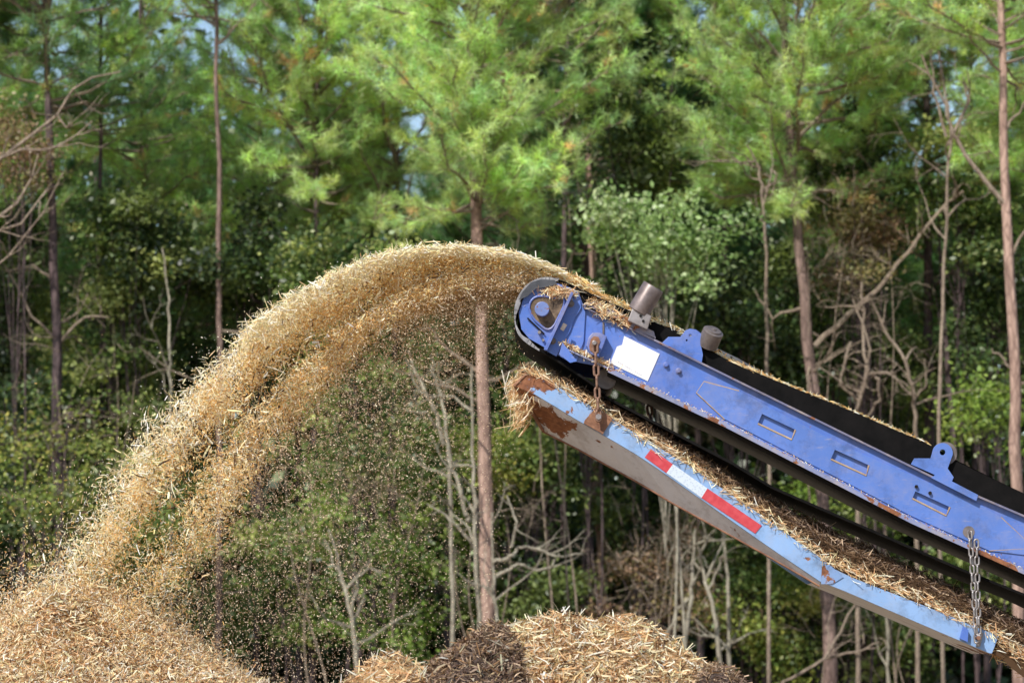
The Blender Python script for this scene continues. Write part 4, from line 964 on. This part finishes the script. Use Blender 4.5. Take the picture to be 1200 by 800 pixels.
# flying stream
G = 9.81
def pile_z(x, y): 
    c = P(85, 712, 20.6); r = np.sqrt((x - c[0]) ** 2 + (y - c[1]) ** 2); return np.maximum(0, c[2] - 0.6 * (np.sqrt(r * r + .14) - .374))
PA = P(658, 327, 20.5); PB = P(640, 335, 20.5)
def lump(x, y, z, s):  # cheap smooth noise
    return (np.sin(x * s + 1.3 * np.sin(z * s * .8 + y * 3)) + np.sin(z * s * 1.3 + 1.7 * np.sin(x * s * .9) + y * 5) + np.sin((x - z) * s * .6 + y * 7)) / 3
def fly(n, mixf, vj, tmax, spread, kind, L0, L1, W0, W1, thick=.10, align=1.0, tpow=1.0, keep=0.0, ylo=20.06, yhi=20.92, bendv=.3):
    """mixf 0 = outer arc, 1 = inner arc; returns strand arrays of steady ballistic flow"""
    t = rng.random(n) ** tpow * tmax; y = rng.uniform(ylo, yhi, n)
    u = mixf
    p0 = PA[None, :] * (1 - u[:, None]) + PB[None, :] * u[:, None]
    vx = (3.74 + (3.2 - 3.74) * u) + rng.normal(size=n) * vj; vz = (1.66 + (.92 - 1.66) * u) + rng.normal(size=n) * vj * .5
    x = p0[:, 0] - vx * t; z = p0[:, 2] + vz * t - .5 * G * t * t - rng.random(n) * thick
    yc = y + (y - 20.5) * t * .35
    # ragged clumps: pieces travel in lumps
    lx = lump(x, yc, z, 9.0) + .7 * lump(z, yc * 2, x, 23.0); lz = lump(z, yc, x, 13.0) + .7 * lump(x, yc * 2, z, 29.0)
    amp = spread * t
    x = x + amp * (lx * .5 + rng.normal(size=n) * .35); z = z + amp * (lz * .5 + rng.normal(size=n) * .35)
    ok = (z > pile_z(x, yc) - .02) & (z > 0.05)
    if keep > 0: ok &= (lump(x * 1.0 + 3, yc, z, 11.0) > keep * 2 - 1.2 + rng.random(n) * .5) | (t < .25)
    C_ = np.stack([x, yc, z], 1)[ok]; m = len(C_); tt = t[ok]
    vel = unit(np.stack([-vx[ok], np.zeros(m), vz[ok] - G * tt], 1))
    tumble = np.clip(.35 + tt * 1.6, 0, 1.3)[:, None]
    D = unit(vel * align * (1.25 - tumble * .75) + rng.normal(size=(m, 3)) * tumble)
    L = L0 + (L1 - L0) * rng.random(m) ** 2.5; W = W0 + (W1 - W0) * rng.random(m) ** 2
    return strands(C_, D, L, W, bendv, straw_cols(m, kind))
sets = []
f = lambda n, a, b: rng.uniform(a, b, n)
sets.append(fly(80000, f(80000, .0, .30), .05, .98, .15, 'fresh', .010, .045, .0025, .0075, .10, keep=.40, ylo=20.16, yhi=20.9))
sets.append(fly(17000, f(17000, -.04, .03), .04, .50, .09, 'crust', .03, .11, .004, .009, .03, 1.6, ylo=19.92, yhi=21.05, bendv=.12))   # crust near the head, paler colour standing for sunlight, widened to shade the flow
sets.append(fly(15000, f(15000, -.04, .06), .05, .98, .16, 'crust', .015, .06, .003, .008, .05, 1.0, tpow=.8, ylo=19.98, yhi=21.0))
sets.append(fly(20000, f(20000, .25, .8), .09, 1.0, .18, 'fresh', .008, .035, .0025, .006, .12, keep=.66))
sets.append(fly(78000, f(78000, .70, 1.08), .08, .98, .17, 'fresh', .008, .040, .0025, .0068, .10, keep=.32))
sets.append(fly(1700, f(1700, -.05, 1.1), .12, 1.0, .22, 'crust', .04, .13, .005, .014, .12, .7))
sets.append(fly(2600, f(2600, -.07, .0), .05, .7, .10, 'crust', .03, .10, .004, .009, .01, .9, ylo=19.95, yhi=21.0))
sets.append(fly(2500, f(2500, -.05, 1.1), .10, 1.0, .18, 'tray', .02, .08, .004, .014, .12, .7))
# fines that fall short
def fines(n, v0, v1, p, L0=.004, L1=.014, kind='fine'):
    q = rng.random(n) ** p; vx = v0 + (v1 - v0) * (1 - q) + rng.normal(size=n) * .08; vz = rng.normal(size=n) * .25 + .35 + .12 * vx
    t = rng.random(n) ** .9 * 1.0; p0 = PB + np.array([0, 0, .02]); x = p0[0] + .08 * rng.normal(size=n) - vx * t * (1 - .12 * t)
    z = p0[2] + vz * t - .5 * G * t * t * .92 - rng.random(n) * .1; y = rng.uniform(20.0, 21.0, n) + rng.normal(size=n) * t * .15
    ok = (z > .05) & (z > pile_z(x, y)); C_ = np.stack([x, y, z], 1)[ok]; m = len(C_)
    return strands(C_, dirs(m), L0 + (L1 - L0) * rng.random(m) ** 2, .003 + .003 * rng.random(m), .1, straw_cols(m, kind))
sets.append(fines(62000, 1.3, 3.2, 1.8, .005, .017)); sets.append(fines(26000, .5, 2.7, 1.0, .004, .010))
# specks thrown outside the arc
n = 3600; t = rng.random(n) ** .5 * .95 + .12; vx = 3.75 + np.abs(rng.normal(size=n)) * .38; vz = 1.5 + rng.normal(size=n) * .2
C_ = np.stack([PA[0] - vx * t, rng.uniform(20, 21, n), PA[2] + vz * t - .5 * G * t * t], 1); C_ = C_[C_[:, 2] > .05]; m = len(C_)
sets.append(strands(C_, dirs(m), .004 + .010 * rng.random(m) ** 2, .003 + .002 * rng.random(m), .1, straw_cols(m, 'crust')))
n = 120; C_ = along([(420, 300), (480, 288), (540, 287), (600, 293), (690, 333)], n, 420, 690, -2, 7, 20.1, 20.9)
sets.append(strands(C_, dirs(n, None), .04 + .06 * rng.random(n), .004 + .004 * rng.random(n), .2, straw_cols(n, 'fresh')))
# pieces bouncing and rolling where the stream lands
for n, s, up_, kind, l0, l1 in ((26000, .62, .07, 'pile', .012, .05), (9000, .55, .16, 'fresh', .008, .03), (9000, .8, .22, 'fine', .004, .012)):
    c = P(85, 712, 20.5); x = c[0] - .1 + rng.normal(size=n) * s; y = c[1] + rng.normal(size=n) * .45
    z = pile_z(x, y) + rng.exponential(up_, n) * np.exp(-((x - c[0]) / 1.2) ** 2) + .02 * rng.random(n)
    sets.append(strands(np.stack([x, y, z], 1), dirs(n, (-.3, 0, -.5), .8), l0 + (l1 - l0) * rng.random(n) ** 2, .003 + .004 * rng.random(n), .3, straw_cols(n, kind)))
cloud("flying_wood_chips", sets, "arc of golden shredded wood flying off the conveyor and falling to the left", "wood chips")

# ------------------------------------------------------------------ heaps
def heap(label, px, py, Y, slope_, n, kind, bed, sx=1.0, seed=0, L0=.09, rnd=.10, rough_=.035):
    c = P(px, py, Y); H_ = c[2]; g = 110; gr = np.random.default_rng(seed)
    def drop(d): return slope_ * np.minimum(d, .5) + .56 * np.maximum(d - .5, 0)
    Rr = (H_ - slope_ * .5) / .56 + .5 + rnd
    a = np.linspace(-1.05, 1.05, g); a = np.sign(a) * np.abs(a) ** 1.6 * Rr; gx, gy = np.meshgrid(a * sx, a)
    nb = 90; br = gr.uniform(.05, .22, nb); bx = gr.normal(size=nb) * .55; by = gr.normal(size=nb) * .55; ba = gr.uniform(-.6, 1.0, nb) * rough_ * (br / .15)
    def hz(x, y):
        r = np.sqrt((x / sx) ** 2 + y ** 2); out = H_ - drop(np.sqrt(r * r + rnd) - math.sqrt(rnd))
        for q in range(nb): out = out + ba[q] * np.exp(-((x - bx[q]) ** 2 + (y - by[q]) ** 2) / br[q] ** 2)
        return out
    z = hz(gx, gy); V = np.stack([gx + c[0], gy + Y, np.maximum(z, -.12)], -1).reshape(-1, 3)
    F = np.array([(j * g + i, j * g + i + 1, (j + 1) * g + i + 1, (j + 1) * g + i) for j in range(g - 1) for i in range(g - 1)])
    keep = (V[F][:, :, 2] > -.119).any(1); F = F[keep]
    bc = {'pile': (.46, .30, .16), 'dark': (.10, .075, .065)}[kind if kind == 'dark' else 'pile']
    sets = [(V, F, np.tile(bc, (len(V), 1)) * (0.7 + .6 * rng.random((len(V), 1))))]
    Rv = min(Rr * .95, .5 + max(0, .75 - slope_ * .5) / .56); rr = np.where(rng.random(n * 2) < .88, rng.random(n * 2) ** .5 * Rv, rng.random(n * 2) ** .5 * Rr * .95); th = rng.uniform(0, 2 * math.pi, n * 2); x = rr * np.cos(th) * sx; y = rr * np.sin(th); zz = hz(x, y); ok = zz > 0
    x, y, zz = x[ok][:n], y[ok][:n], zz[ok][:n]; m = len(x)
    C_ = np.stack([x + c[0], y + Y, zz + rng.random(m) ** 2 * .05], 1); rd = unit(np.stack([x, y, np.zeros(m)], 1))
    D = unit(rng.normal(size=(m, 3)) * np.array([1, 1, .45]) + rd * .35 * np.array([1, 1, 1]) + np.array([0, 0, 1]) * (-slope_ * .4))
    sets.append(strands(C_, D, L0 * (.35 + 1.0 * rng.random(m) ** 1.6), (.004 + .008 * rng.random(m) ** 2), .35, straw_cols(m, kind) * (.8 + .2 * (rng.random((m, 1)) > .3))))
    q = m // 14; s_ = rng.permutation(m)[:q]; Cq = C_[s_] + np.array([0, 0, .012])
    sets.append(strands(Cq, unit(rng.normal(size=(q, 3)) * np.array([1, 1, .8])), L0 * (.7 + 1.1 * rng.random(q)), .005 + .009 * rng.random(q) ** 2, .45, straw_cols(q, 'pile' if kind == 'dark' else 'crust') * (.55 if kind == 'dark' else 1)))
    q = m // 10; s_ = rng.permutation(m)[:q]
    sets.append(strands(C_[s_] + np.array([0, 0, .006]), D[s_], L0 * (.4 + .8 * rng.random(q)), .005 + .008 * rng.random(q), .3, straw_cols(q, 'tray') * 1.3))
    return cloud("mulch_pile", sets, label, "mulch pile", origin=(c[0], Y, 0), kind='thing')
heap("large golden pile at the left where the flying chips land", 85, 712, 20.6, .64, 90000, 'pile', None, sx=1.0, seed=1, L0=.065, rnd=.14, rough_=.07)
heap("light brown mulch pile below the middle, the tallest of the low ones", 670, 742, 18.9, .80, 52000, 'pile', None, sx=1.05, seed=2, L0=.08, rnd=.05, rough_=.075)
heap("low tan shoulder of mulch to the right of the tallest low pile", 740, 757, 19.0, .72, 30000, 'pile', None, sx=1.1, seed=5, L0=.08, rnd=.04, rough_=.06)
heap("small dark grey pile of old mulch between the light ones", 562, 751, 18.6, 1.0, 30000, 'dark', None, sx=.78, seed=3, L0=.06, rnd=.07, rough_=.07)
heap("smallest tan pile at the bottom, just left of the dark one", 462, 783, 18.5, .75, 20000, 'pile', None, sx=.9, seed=4, L0=.075, rnd=.02, rough_=.05)
heap("blackish mulch mound just showing at the right foot of the light piles", 832, 791, 18.8, .9, 9000, 'dark', None, sx=.7, seed=6, L0=.07, rnd=.04)

for o in bpy.data.objects:
    if 'wl' in o.keys(): del o['wl']
